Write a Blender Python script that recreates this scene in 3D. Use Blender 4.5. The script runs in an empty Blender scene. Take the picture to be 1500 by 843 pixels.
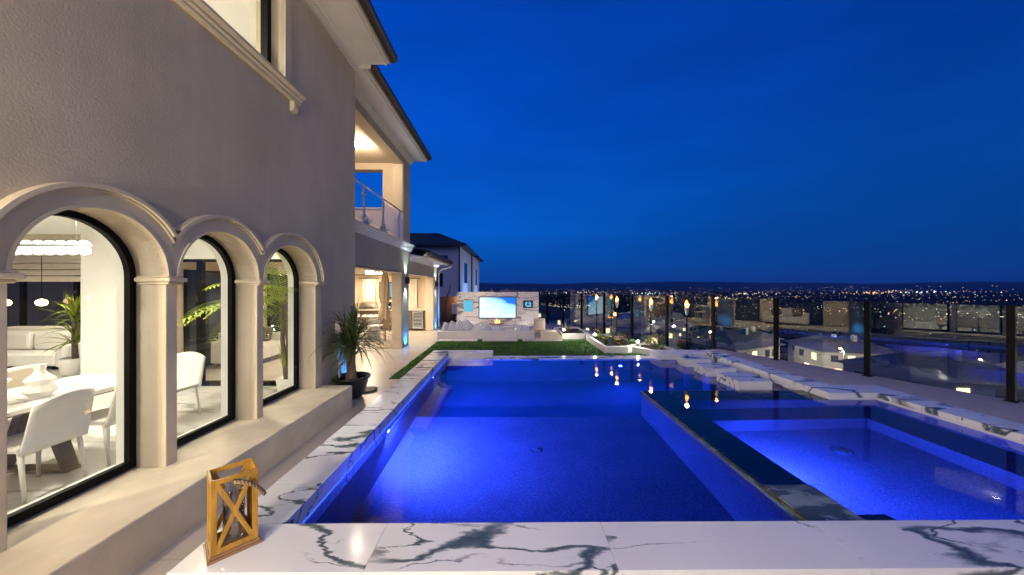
import bpy, math, random
from mathutils import Vector, Matrix
random.seed(7)
R = math.radians
PI = math.pi
scene = bpy.context.scene
col = scene.collection
EYE = 1.9

# ------------------------------------------------------------------ materials
def new_mat(name):
    m = bpy.data.materials.new(name); m.use_nodes = True
    nt = m.node_tree
    for n in list(nt.nodes): nt.nodes.remove(n)
    out = nt.nodes.new('ShaderNodeOutputMaterial')
    return m, nt, out

def N(nt, typ, **kw):
    n = nt.nodes.new(typ)
    for k, v in kw.items():
        if k in ('operation', 'blend_type', 'data_type', 'noise_dimensions', 'distribution', 'wave_type', 'bands_direction',
                 'feature', 'distance', 'attribute_name', 'noise_type', 'sky_type'):
            setattr(n, k, v)
        else:
            n.inputs[k].default_value = v
    return n

def ramp(nt, stops, interp='LINEAR'):
    n = nt.nodes.new('ShaderNodeValToRGB')
    n.color_ramp.interpolation = interp
    els = n.color_ramp.elements
    while len(els) < len(stops): els.new(0.5)
    for e, (p, c) in zip(els, stops):
        e.position = p
        e.color = (c[0], c[1], c[2], 1) if hasattr(c, '__len__') else (c, c, c, 1)
    return n

def pmat(name, color, rough=0.5, metal=0.0, var=0.12, vscale=3.0, bump=0.0, bscale=40.0, bdist=0.01, spec=0.5, coat=0.0, bdetail=6.0, streak=0.0):
    """plain painted / cast / cloth surface with slight tonal wear and optional grain"""
    m, nt, out = new_mat(name)
    b = nt.nodes.new('ShaderNodeBsdfPrincipled')
    b.inputs['Roughness'].default_value = rough; b.inputs['Metallic'].default_value = metal
    b.inputs['Specular IOR Level'].default_value = spec; b.inputs['Coat Weight'].default_value = coat
    tc = nt.nodes.new('ShaderNodeTexCoord')
    nz = N(nt, 'ShaderNodeTexNoise', Scale=vscale, Detail=5.0, Roughness=0.6)
    nt.links.new(tc.outputs['Object'], nz.inputs['Vector'])
    lo = tuple(c * (1 - var) for c in color); hi = tuple(min(1, c * (1 + var)) for c in color)
    r = ramp(nt, [(0.3, lo), (0.7, hi)])
    nt.links.new(nz.outputs['Fac'], r.inputs['Fac']); nt.links.new(r.outputs['Color'], b.inputs['Base Color'])
    if streak:      # faint rain streaks and trowel patches
        sm = nt.nodes.new('ShaderNodeMapping'); sm.inputs['Scale'].default_value = (3.0, 3.0, 0.35)
        nt.links.new(tc.outputs['Object'], sm.inputs['Vector'])
        sn = N(nt, 'ShaderNodeTexNoise', Scale=1.3, Detail=7.0, Roughness=0.65); nt.links.new(sm.outputs[0], sn.inputs['Vector'])
        sr = ramp(nt, [(0.36, 1 - streak), (0.60, 1.0)]); nt.links.new(sn.outputs['Fac'], sr.inputs['Fac'])
        sx = N(nt, 'ShaderNodeMix', data_type='RGBA', blend_type='MULTIPLY'); sx.inputs[0].default_value = 1.0
        nt.links.new(r.outputs['Color'], sx.inputs[6]); nt.links.new(sr.outputs['Color'], sx.inputs[7]); nt.links.new(sx.outputs[2], b.inputs['Base Color'])
    if bump:
        n2 = N(nt, 'ShaderNodeTexNoise', Scale=bscale, Detail=bdetail, Roughness=0.65)
        nt.links.new(tc.outputs['Object'], n2.inputs['Vector'])
        bp = N(nt, 'ShaderNodeBump', Strength=bump, Distance=bdist)
        nt.links.new(n2.outputs['Fac'], bp.inputs['Height']); nt.links.new(bp.outputs['Normal'], b.inputs['Normal'])
    nt.links.new(b.outputs[0], out.inputs[0])
    return m

def emat(name, color, strength, sample=True):
    m, nt, out = new_mat(name)
    e = N(nt, 'ShaderNodeEmission', Color=(*color, 1), Strength=strength)
    nt.links.new(e.outputs[0], out.inputs[0])
    if not sample: m.cycles.emission_sampling = 'NONE'
    return m

def glass_mat(name, tint=(0.92, 0.96, 0.95), ior=1.5, rough=0.0, gain=1.0):
    """thin clear glazing: fresnel mix of mirror and see-through"""
    m, nt, out = new_mat(name)
    fr = N(nt, 'ShaderNodeFresnel', IOR=ior)
    ge = nt.nodes.new('ShaderNodeNewGeometry')           # a thin sheet mirrors the same from both sides
    mr = N(nt, 'ShaderNodeMapRange'); mr.inputs[3].default_value = ior; mr.inputs[4].default_value = 1.0 / ior
    nt.links.new(ge.outputs['Backfacing'], mr.inputs[0]); nt.links.new(mr.outputs[0], fr.inputs['IOR'])
    g = N(nt, 'ShaderNodeBsdfGlossy', Color=(1, 1, 1, 1), Roughness=rough)
    t = N(nt, 'ShaderNodeBsdfTransparent', Color=(*tint, 1))
    mx = nt.nodes.new('ShaderNodeMixShader')
    ml = N(nt, 'ShaderNodeMath', operation='MULTIPLY'); ml.inputs[1].default_value = gain; ml.use_clamp = True
    nt.links.new(fr.outputs[0], ml.inputs[0]); nt.links.new(ml.outputs[0], mx.inputs[0])
    nt.links.new(t.outputs[0], mx.inputs[1]); nt.links.new(g.outputs[0], mx.inputs[2])
    nt.links.new(mx.outputs[0], out.inputs[0])
    return m

def marble_mat(name, rough=0.12, base=(0.78, 0.79, 0.81), dark=(0.055, 0.092, 0.110), scale=1.0, amount=1.0, turn=(0.3, 0.4, 0.65), stretch=(0.62, 1.9, 1.4), tight=1.0):
    """polished white porcelain marble with grey green veins; every slab carries its own 'tile' offset"""
    m, nt, out = new_mat(name)
    b = nt.nodes.new('ShaderNodeBsdfPrincipled'); b.inputs['Roughness'].default_value = rough
    tc = nt.nodes.new('ShaderNodeTexCoord')
    at = N(nt, 'ShaderNodeAttribute', attribute_name='tile')
    ml = N(nt, 'ShaderNodeVectorMath', operation='MULTIPLY_ADD')
    ml.inputs[1].default_value = (37.0, 19.0, 11.0)
    nt.links.new(at.outputs['Vector'], ml.inputs[0]); nt.links.new(tc.outputs['Object'], ml.inputs[2])
    rot = N(nt, 'ShaderNodeMapping'); rot.inputs['Rotation'].default_value = turn; rot.inputs['Scale'].default_value = tuple(s_ * scale for s_ in stretch)
    nt.links.new(ml.outputs[0], rot.inputs['Vector'])
    warp = N(nt, 'ShaderNodeTexNoise', Scale=1.6, Detail=6.0, Roughness=0.62)
    nt.links.new(rot.outputs[0], warp.inputs['Vector'])
    add = N(nt, 'ShaderNodeVectorMath', operation='MULTIPLY_ADD'); add.inputs[1].default_value = (0.55, 0.55, 0.55)
    nt.links.new(warp.outputs['Color'], add.inputs[0]); nt.links.new(rot.outputs[0], add.inputs[2])
    def vein(sc, w, lo, hi, seed, core=0.5):
        v = N(nt, 'ShaderNodeTexNoise', Scale=sc, Detail=2.0, Roughness=0.45)
        off = N(nt, 'ShaderNodeVectorMath', operation='ADD'); off.inputs[1].default_value = (seed, seed * 1.7, seed * 0.4)
        nt.links.new(add.outputs[0], off.inputs[0]); nt.links.new(off.outputs[0], v.inputs['Vector'])
        s = N(nt, 'ShaderNodeMath', operation='SUBTRACT'); s.inputs[1].default_value = 0.5
        a = N(nt, 'ShaderNodeMath', operation='ABSOLUTE')
        nt.links.new(v.outputs['Fac'], s.inputs[0]); nt.links.new(s.outputs[0], a.inputs[0])
        r = ramp(nt, [(0.0, 1.0), (w * core, 0.85), (w, 0.0)])
        nt.links.new(a.outputs[0], r.inputs['Fac'])
        mk = N(nt, 'ShaderNodeTexNoise', Scale=sc * 0.9, Detail=3.0)
        o2 = N(nt, 'ShaderNodeVectorMath', operation='ADD'); o2.inputs[1].default_value = (seed * 3, 5.1, 2.2)
        nt.links.new(rot.outputs[0], o2.inputs[0]); nt.links.new(o2.outputs[0], mk.inputs['Vector'])
        rm = ramp(nt, [(lo, 0.0), (hi, 1.0)])
        nt.links.new(mk.outputs['Fac'], rm.inputs['Fac'])
        x = N(nt, 'ShaderNodeMath', operation='MULTIPLY')
        nt.links.new(r.outputs['Color'], x.inputs[0]); nt.links.new(rm.outputs['Color'], x.inputs[1])
        return x
    v1 = vein(0.85, 0.019 * tight, 0.37 + .20 * (tight - 1), 0.46 + .2 * (tight - 1), 3.0, 0.55)
    v2 = vein(1.5, 0.012, 0.44, 0.54, 9.0)
    v3 = vein(0.60, 0.055, 0.575, 0.61, 17.0, 0.8)     # broad smoky patches
    mx = N(nt, 'ShaderNodeMath', operation='MAXIMUM'); nt.links.new(v1.outputs[0], mx.inputs[0]); nt.links.new(v2.outputs[0], mx.inputs[1])
    sm = nt.nodes.new('ShaderNodeMapping'); sm.inputs['Rotation'].default_value = (0, 0, 0.5); sm.inputs['Scale'].default_value = (2.2, 15.0, 9.0)
    nt.links.new(add.outputs[0], sm.inputs['Vector'])
    sn = N(nt, 'ShaderNodeTexNoise', Scale=1.0, Detail=6.0, Roughness=0.62, Distortion=0.6); nt.links.new(sm.outputs[0], sn.inputs['Vector'])
    sr = ramp(nt, [(0.34, 0.12), (0.46, 0.75), (0.60, 1.0)]); nt.links.new(sn.outputs['Fac'], sr.inputs['Fac'])
    m3 = N(nt, 'ShaderNodeMath', operation='MULTIPLY')
    nt.links.new(v3.outputs[0], m3.inputs[0]); nt.links.new(sr.outputs['Color'], m3.inputs[1])
    mm = N(nt, 'ShaderNodeMath', operation='MAXIMUM'); nt.links.new(mx.outputs[0], mm.inputs[0]); nt.links.new(m3.outputs[0], mm.inputs[1])
    am = N(nt, 'ShaderNodeMath', operation='MULTIPLY'); am.inputs[1].default_value = amount; am.use_clamp = True
    nt.links.new(mm.outputs[0], am.inputs[0])
    cl = N(nt, 'ShaderNodeTexNoise', Scale=1.3, Detail=4.0)
    nt.links.new(ml.outputs[0], cl.inputs['Vector'])
    rc = ramp(nt, [(0.35, tuple(c * 0.97 for c in base)), (0.65, base)])
    nt.links.new(cl.outputs['Fac'], rc.inputs['Fac'])
    mix = N(nt, 'ShaderNodeMix', data_type='RGBA'); mix.inputs[7].default_value = (*dark, 1)
    nt.links.new(am.outputs[0], mix.inputs[0]); nt.links.new(rc.outputs['Color'], mix.inputs[6])
    nt.links.new(mix.outputs[2], b.inputs['Base Color'])
    nt.links.new(b.outputs[0], out.inputs[0])
    return m

def tile_mat(name, c1, mortar, w, h, rough=0.35):
    m, nt, out = new_mat(name)
    b = nt.nodes.new('ShaderNodeBsdfPrincipled'); b.inputs['Roughness'].default_value = rough
    tc = nt.nodes.new('ShaderNodeTexCoord')
    br = nt.nodes.new('ShaderNodeTexBrick'); br.offset = 0.5
    br.inputs['Scale'].default_value = 1.0; br.inputs['Brick Width'].default_value = w; br.inputs['Row Height'].default_value = h
    br.inputs['Mortar Size'].default_value = 0.004; br.inputs['Mortar Smooth'].default_value = 0.2
    br.inputs['Color1'].default_value = (*c1, 1); br.inputs['Color2'].default_value = (*[c * 0.93 for c in c1], 1); br.inputs['Mortar'].default_value = (*mortar, 1)
    nt.links.new(tc.outputs['Object'], br.inputs['Vector'])
    nz = N(nt, 'ShaderNodeTexNoise', Scale=2.2, Detail=6.0); nt.links.new(tc.outputs['Object'], nz.inputs['Vector'])
    r = ramp(nt, [(0.3, 0.86), (0.7, 1.0)]); nt.links.new(nz.outputs['Fac'], r.inputs['Fac'])
    mx = N(nt, 'ShaderNodeMix', data_type='RGBA', blend_type='MULTIPLY'); mx.inputs[0].default_value = 1.0
    nt.links.new(br.outputs['Color'], mx.inputs[6]); nt.links.new(r.outputs['Color'], mx.inputs[7])
    nt.links.new(mx.outputs[2], b.inputs['Base Color']); nt.links.new(b.outputs[0], out.inputs[0])
    return m

def plaster_mat(name, c, spk, scale=60.0):
    """pebble pool plaster: fine pale and dark aggregate"""
    m, nt, out = new_mat(name)
    b = nt.nodes.new('ShaderNodeBsdfPrincipled'); b.inputs['Roughness'].default_value = 0.7
    tc = nt.nodes.new('ShaderNodeTexCoord')
    v = N(nt, 'ShaderNodeTexNoise', Scale=scale, Detail=3.0, Roughness=0.8); nt.links.new(tc.outputs['Object'], v.inputs['Vector'])
    r = ramp(nt, [(0.30, tuple(x * 0.55 for x in c)), (0.5, c), (0.70, spk)])
    nt.links.new(v.outputs['Fac'], r.inputs['Fac'])
    l = N(nt, 'ShaderNodeTexNoise', Scale=1.5, Detail=5.0); nt.links.new(tc.outputs['Object'], l.inputs['Vector'])
    r2 = ramp(nt, [(0.3, 0.75), (0.7, 1.0)]); nt.links.new(l.outputs['Fac'], r2.inputs['Fac'])
    mx = N(nt, 'ShaderNodeMix', data_type='RGBA', blend_type='MULTIPLY'); mx.inputs[0].default_value = 1.0
    nt.links.new(r.outputs['Color'], mx.inputs[6]); nt.links.new(r2.outputs['Color'], mx.inputs[7])
    nt.links.new(mx.outputs[2], b.inputs['Base Color']); nt.links.new(b.outputs[0], out.inputs[0])
    return m

def water_mat(name):
    """real refracting water surface, nearly still"""
    m, nt, out = new_mat(name)
    fr = N(nt, 'ShaderNodeFresnel', IOR=1.33)
    g = N(nt, 'ShaderNodeBsdfGlossy', Color=(1, 1, 1, 1), Roughness=0.0)
    t = N(nt, 'ShaderNodeBsdfRefraction', Color=(0.86, 0.94, 1.0, 1), IOR=1.33, Roughness=0.0)
    tc = nt.nodes.new('ShaderNodeTexCoord')
    nz = N(nt, 'ShaderNodeTexNoise', Scale=1.6, Detail=2.0); nt.links.new(tc.outputs['Object'], nz.inputs['Vector'])
    bp = N(nt, 'ShaderNodeBump', Strength=0.06, Distance=0.03); nt.links.new(nz.outputs['Fac'], bp.inputs['Height'])
    for n in (fr, g, t): nt.links.new(bp.outputs[0], n.inputs['Normal'])
    mx = nt.nodes.new('ShaderNodeMixShader')
    nt.links.new(fr.outputs[0], mx.inputs[0]); nt.links.new(t.outputs[0], mx.inputs[1]); nt.links.new(g.outputs[0], mx.inputs[2])
    nt.links.new(mx.outputs[0], out.inputs[0])
    return m

def wood_mat(name, c1, c2, rough=0.4, axis='Z'):
    m, nt, out = new_mat(name)
    b = nt.nodes.new('ShaderNodeBsdfPrincipled'); b.inputs['Roughness'].default_value = rough
    tc = nt.nodes.new('ShaderNodeTexCoord')
    mp = nt.nodes.new('ShaderNodeMapping')
    mp.inputs['Scale'].default_value = {'Z': (14, 14, 1.5), 'X': (1.5, 14, 14), 'Y': (14, 1.5, 14)}[axis]
    nt.links.new(tc.outputs['Object'], mp.inputs[0])
    nz = N(nt, 'ShaderNodeTexNoise', Scale=2.5, Detail=6.0, Distortion=0.8); nt.links.new(mp.outputs[0], nz.inputs['Vector'])
    r = ramp(nt, [(0.3, c1), (0.7, c2)]); nt.links.new(nz.outputs['Fac'], r.inputs['Fac'])
    nt.links.new(r.outputs['Color'], b.inputs['Base Color'])
    bp = N(nt, 'ShaderNodeBump', Strength=0.15, Distance=0.004); nt.links.new(nz.outputs['Fac'], bp.inputs['Height']); nt.links.new(bp.outputs[0], b.inputs['Normal'])
    nt.links.new(b.outputs[0], out.inputs[0])
    return m

def leaf_mat(name, c1, c2, rough=0.45, sc=9.0):
    m, nt, out = new_mat(name)
    b = nt.nodes.new('ShaderNodeBsdfPrincipled'); b.inputs['Roughness'].default_value = rough
    tc = nt.nodes.new('ShaderNodeTexCoord')
    nz = N(nt, 'ShaderNodeTexNoise', Scale=sc, Detail=3.0); nt.links.new(tc.outputs['Object'], nz.inputs['Vector'])
    r = ramp(nt, [(0.3, c1), (0.7, c2)]); nt.links.new(nz.outputs['Fac'], r.inputs['Fac'])
    nt.links.new(r.outputs['Color'], b.inputs['Base Color'])
    tr = nt.nodes.new('ShaderNodeBsdfTranslucent'); nt.links.new(r.outputs['Color'], tr.inputs['Color'])
    mx = nt.nodes.new('ShaderNodeMixShader'); mx.inputs[0].default_value = 0.25
    nt.links.new(b.outputs[0], mx.inputs[1]); nt.links.new(tr.outputs[0], mx.inputs[2]); nt.links.new(mx.outputs[0], out.inputs[0])
    return m

M = {}
M['stucco'] = pmat('stucco', (0.55, 0.475, 0.355), 0.9, var=0.12, vscale=0.9, bump=0.45, bscale=60, bdist=0.010, spec=0.2, bdetail=9, streak=0.07)
M['slate_stucco'] = pmat('slate stucco', (0.38, 0.345, 0.27), 0.9, var=0.08, vscale=1.2, bump=0.4, bscale=34, bdist=0.01, spec=0.2, bdetail=9)
M['cream_stucco'] = pmat('cream stucco', (0.62, 0.52, 0.40), 0.88, var=0.07, vscale=1.4, bump=0.3, bscale=36, bdist=0.008, spec=0.2)
M['cast'] = pmat('cast stone trim', (0.61, 0.53, 0.385), 0.85, var=0.10, vscale=2.5, bump=0.35, bscale=60, bdist=0.005, spec=0.25)
M['bench_stone'] = pmat('bench plaster', (0.66, 0.575, 0.42), 0.85, var=0.16, vscale=2.0, bump=0.3, bscale=70, bdist=0.004, spec=0.25)
M['trim_white'] = pmat('white eave paint', (0.66, 0.63, 0.60), 0.6, var=0.05)
M['fascia_tan'] = pmat('tan fascia paint', (0.40, 0.33, 0.25), 0.6, var=0.06)
M['black_metal'] = pmat('black powder coat', (0.005, 0.0045, 0.004), 0.55, var=0.2, spec=0.12)
M['dark_metal'] = pmat('dark gutter metal', (0.018, 0.018, 0.022), 0.45, var=0.2)
M['steel'] = pmat('brushed steel', (0.55, 0.55, 0.56), 0.28, metal=1.0, var=0.08, vscale=12)
M['roof_tile'] = pmat('dark roof tile', (0.045, 0.042, 0.045), 0.75, var=0.35, vscale=4, bump=0.3, bscale=25)
M['int_white'] = pmat('interior white paint', (0.80, 0.79, 0.75), 0.7, var=0.02)
M['int_floor'] = marble_mat('interior marble floor', 0.16, (0.70, 0.69, 0.66), (0.33, 0.31, 0.28), 0.6, 0.8)
M['marble'] = marble_mat('polished pool marble')
M['marble_wall'] = marble_mat('marble slab wall', 0.22, (0.74, 0.70, 0.67), (0.06, 0.085, 0.10), 1.0, 0.9, (0, -0.42, 0), (0.8, 1.0, 3.4), 1.3)
M['marble_table'] = marble_mat('table marble', 0.12, (0.76, 0.74, 0.70), (0.30, 0.28, 0.25), 1.2, 0.8)
M['wet_stone'] = marble_mat('dark green spa stone', 0.25, (0.060, 0.085, 0.085), (0.26, 0.31, 0.31), 1.0, 0.9)
M['glass'] = glass_mat('clear window glass', (0.95, 0.97, 0.955))
M['fence_glass'] = glass_mat('tempered fence glass', (0.84, 0.92, 0.93), 1.52, gain=2.3)
M['lantern_glass'] = glass_mat('lantern tumbler glass', (0.94, 0.97, 0.97), 1.5, gain=2.6)
M['water'] = water_mat('pool water')
M['plaster'] = plaster_mat('pool pebble plaster', (0.085, 0.14, 0.26), (0.21, 0.31, 0.50))
M['patio'] = tile_mat('cream patio tile', (0.56, 0.50, 0.43), (0.40, 0.35, 0.30), 1.2, 0.6, 0.3)
M['concrete'] = pmat('sandy concrete deck', (0.42, 0.37, 0.33), 0.8, var=0.12, vscale=2.5, bump=0.25, bscale=90, bdist=0.004)
M['paver'] = pmat('white lounge plaster', (0.62, 0.58, 0.56), 0.6, var=0.05)
M['grass'] = leaf_mat('turf blades', (0.022, 0.085, 0.007), (0.075, 0.20, 0.015), 0.6, 1.7)
M['turf'] = pmat('turf backing', (0.02, 0.075, 0.006), 0.9, var=0.3, vscale=20)
M['brass'] = pmat('brass edge trim', (0.55, 0.38, 0.14), 0.35, metal=1.0)
M['lantern_wood'] = wood_mat('golden lantern wood', (0.30, 0.15, 0.016), (0.50, 0.28, 0.042), 0.35)
M['lantern_base'] = wood_mat('stained lantern base wood', (0.20, 0.10, 0.045), (0.32, 0.18, 0.09), 0.3, 'X')
M['rope'] = pmat('jute rope', (0.34, 0.23, 0.12), 0.9, var=0.3, vscale=60, bump=0.8, bscale=90)
M['twig'] = pmat('dark twisted vine', (0.07, 0.045, 0.03), 0.8, var=0.3)
M['pot'] = pmat('black glazed pot', (0.012, 0.013, 0.014), 0.2, var=0.3, coat=0.3)
M['terracotta'] = pmat('brown clay saucer', (0.10, 0.055, 0.035), 0.6)
M['soil'] = pmat('potting soil', (0.03, 0.022, 0.016), 0.95, var=0.4, vscale=30, bump=0.6)
M['strap_leaf'] = leaf_mat('dark strap leaf', (0.035, 0.07, 0.016), (0.13, 0.16, 0.045))
M['leaf_lit'] = leaf_mat('palm frond green', (0.15, 0.24, 0.012), (0.32, 0.36, 0.03))
M['leaf_mid'] = leaf_mat('shrub leaf green', (0.03, 0.08, 0.02), (0.10, 0.17, 0.04))
M['agave'] = leaf_mat('pale agave leaf', (0.22, 0.24, 0.09), (0.36, 0.34, 0.14))
M['petal_y'] = leaf_mat('yellow petal', (0.75, 0.50, 0.03), (0.85, 0.62, 0.08))
M['petal_p'] = leaf_mat('pink petal', (0.65, 0.14, 0.25), (0.75, 0.35, 0.42))
M['petal_r'] = leaf_mat('red petal', (0.60, 0.03, 0.02), (0.70, 0.08, 0.04))
M['trunk'] = pmat('palm trunk bark', (0.15, 0.115, 0.085), 0.9, var=0.3, vscale=12, bump=0.7, bscale=25)
M['white_plastic'] = pmat('white quilted leather', (0.72, 0.69, 0.63), 0.5, var=0.03, bump=0.15, bscale=60)
M['fabric_white'] = pmat('white upholstery', (0.70, 0.68, 0.64), 0.85, var=0.05, bump=0.2, bscale=120, bdist=0.003)
M['fabric_tan'] = pmat('beige upholstery', (0.50, 0.43, 0.34), 0.85, var=0.06)
M['cushion'] = pmat('pale blue grey cushion', (0.50, 0.51, 0.56), 0.9, var=0.06)
M['ceramic'] = pmat('white ceramic', (0.78, 0.76, 0.71), 0.3, var=0.02)
M['canvas'] = pmat('beige parasol canvas', (0.55, 0.43, 0.30), 0.9, var=0.1, vscale=8, bump=0.3, bscale=30)
M['curtain'] = pmat('white curtain cloth', (0.72, 0.66, 0.58), 0.9, var=0.04)
M['teak'] = wood_mat('teak pole', (0.30, 0.13, 0.05), (0.40, 0.20, 0.08), 0.4)
M['cabinet'] = wood_mat('grey brown cabinet', (0.085, 0.06, 0.04), (0.14, 0.10, 0.07), 0.5)
M['fence_wood'] = wood_mat('weathered fence board', (0.16, 0.09, 0.05), (0.26, 0.15, 0.08), 0.8)
M['neighbor'] = pmat('neighbour grey stucco', (0.58, 0.53, 0.55), 0.9, var=0.06, vscale=0.5)
M['neighbor_dark'] = pmat('dark window glass', (0.02, 0.03, 0.045), 0.1, var=0.1)
M['terrain'] = pmat('night hillside scrub', (0.012, 0.014, 0.016), 1.0, var=0.12, vscale=0.03, spec=0.0)
M['hill'] = pmat('distant ridge', (0.012, 0.016, 0.022), 1.0, var=0.4, vscale=0.002, spec=0.0)
M['city_wall'] = pmat('city building wall', (0.013, 0.014, 0.016), 0.9, var=0.1, vscale=0.02)
M['tv_frame'] = pmat('tv bezel', (0.02, 0.05, 0.10), 0.3, var=0.1)
M['planter'] = pmat('white planter plaster', (0.66, 0.62, 0.58), 0.6, var=0.06, vscale=6)
M['grill'] = pmat('stainless grill', (0.5, 0.48, 0.45), 0.3, metal=1.0, var=0.15, vscale=8)
M['counter'] = marble_mat('pale quartz counter', 0.25, (0.62, 0.56, 0.48), (0.4, 0.34, 0.28), 2.0, 0.5)
M['candle'] = pmat('water in tumbler', (0.55, 0.56, 0.55), 0.1)
# emitters
M['lamp_white'] = emat('white lamp', (1.0, 0.92, 0.80), 14)
M['lamp_crystal'] = emat('led crystal', (1.0, 0.95, 0.86), 7)
M['lamp_warm'] = emat('warm lamp', (1.0, 0.62, 0.25), 14)
M['lamp_spot'] = emat('garden spot face', (1.0, 0.97, 0.90), 60)
M['lamp_blue'] = emat('blue led', (0.05, 0.35, 1.0), 8)
M['pool_led'] = emat('pool led face', (0.25, 0.30, 1.0), 18)
M['lit_window'] = emat('lit far window', (1.0, 0.72, 0.40), 2.6)
M['fire'] = emat('fire', (1.0, 0.42, 0.10), 5)

def flame_mat():
    m, nt, out = new_mat('torch flame')
    tc = nt.nodes.new('ShaderNodeTexCoord'); s = nt.nodes.new('ShaderNodeSeparateXYZ')
    nt.links.new(tc.outputs['Generated'], s.inputs[0])
    r = ramp(nt, [(0.0, (1.0, 0.30, 0.03)), (0.35, (1.0, 0.62, 0.18)), (0.75, (1.0, 0.34, 0.04)), (1.0, (0.9, 0.12, 0.01))])
    nt.links.new(s.outputs[2], r.inputs['Fac'])
    e = N(nt, 'ShaderNodeEmission', Strength=7.0); nt.links.new(r.outputs['Color'], e.inputs['Color'])
    nt.links.new(e.outputs[0], out.inputs[0]); return m
M['flame'] = flame_mat()

def screen_mat():
    """a bright sky and cloud picture on a lit screen"""
    m, nt, out = new_mat('lit television picture')
    tc = nt.nodes.new('ShaderNodeTexCoord')
    mp = nt.nodes.new('ShaderNodeMapping'); mp.inputs['Scale'].default_value = (1.6, 1.0, 1.5)
    nt.links.new(tc.outputs['Generated'], mp.inputs[0])
    nz = N(nt, 'ShaderNodeTexNoise', Scale=1.7, Detail=6.0); nt.links.new(mp.outputs[0], nz.inputs['Vector'])
    s = nt.nodes.new('ShaderNodeSeparateXYZ'); nt.links.new(tc.outputs['Generated'], s.inputs[0])
    g = N(nt, 'ShaderNodeMath', operation='MULTIPLY'); nt.links.new(s.outputs[0], g.inputs[0]); nt.links.new(s.outputs[2], g.inputs[1])
    a = N(nt, 'ShaderNodeMath', operation='MULTIPLY_ADD'); a.inputs[1].default_value = 0.75
    nt.links.new(nz.outputs['Fac'], a.inputs[0]); nt.links.new(g.outputs[0], a.inputs[2])
    r = ramp(nt, [(0.45, (0.72, 0.90, 1.0)), (0.66, (0.50, 0.80, 1.0)), (0.88, (0.26, 0.60, 0.98)), (1.02, (0.02, 0.16, 0.80))])
    nt.links.new(a.outputs[0], r.inputs['Fac'])
    e = N(nt, 'ShaderNodeEmission', Strength=1.35); nt.links.new(r.outputs['Color'], e.inputs['Color'])
    nt.links.new(e.outputs[0], out.inputs[0]); return m
M['screen'] = screen_mat()
M['panel_blue'] = emat('lit pale blue panel', (0.16, 0.62, 0.85), 0.9)
M['emblem_blue'] = emat('lit emblem ring', (0.20, 0.70, 0.95), 1.1)
M['emblem_back'] = pmat('navy emblem board', (0.008, 0.03, 0.09), 0.3)

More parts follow.
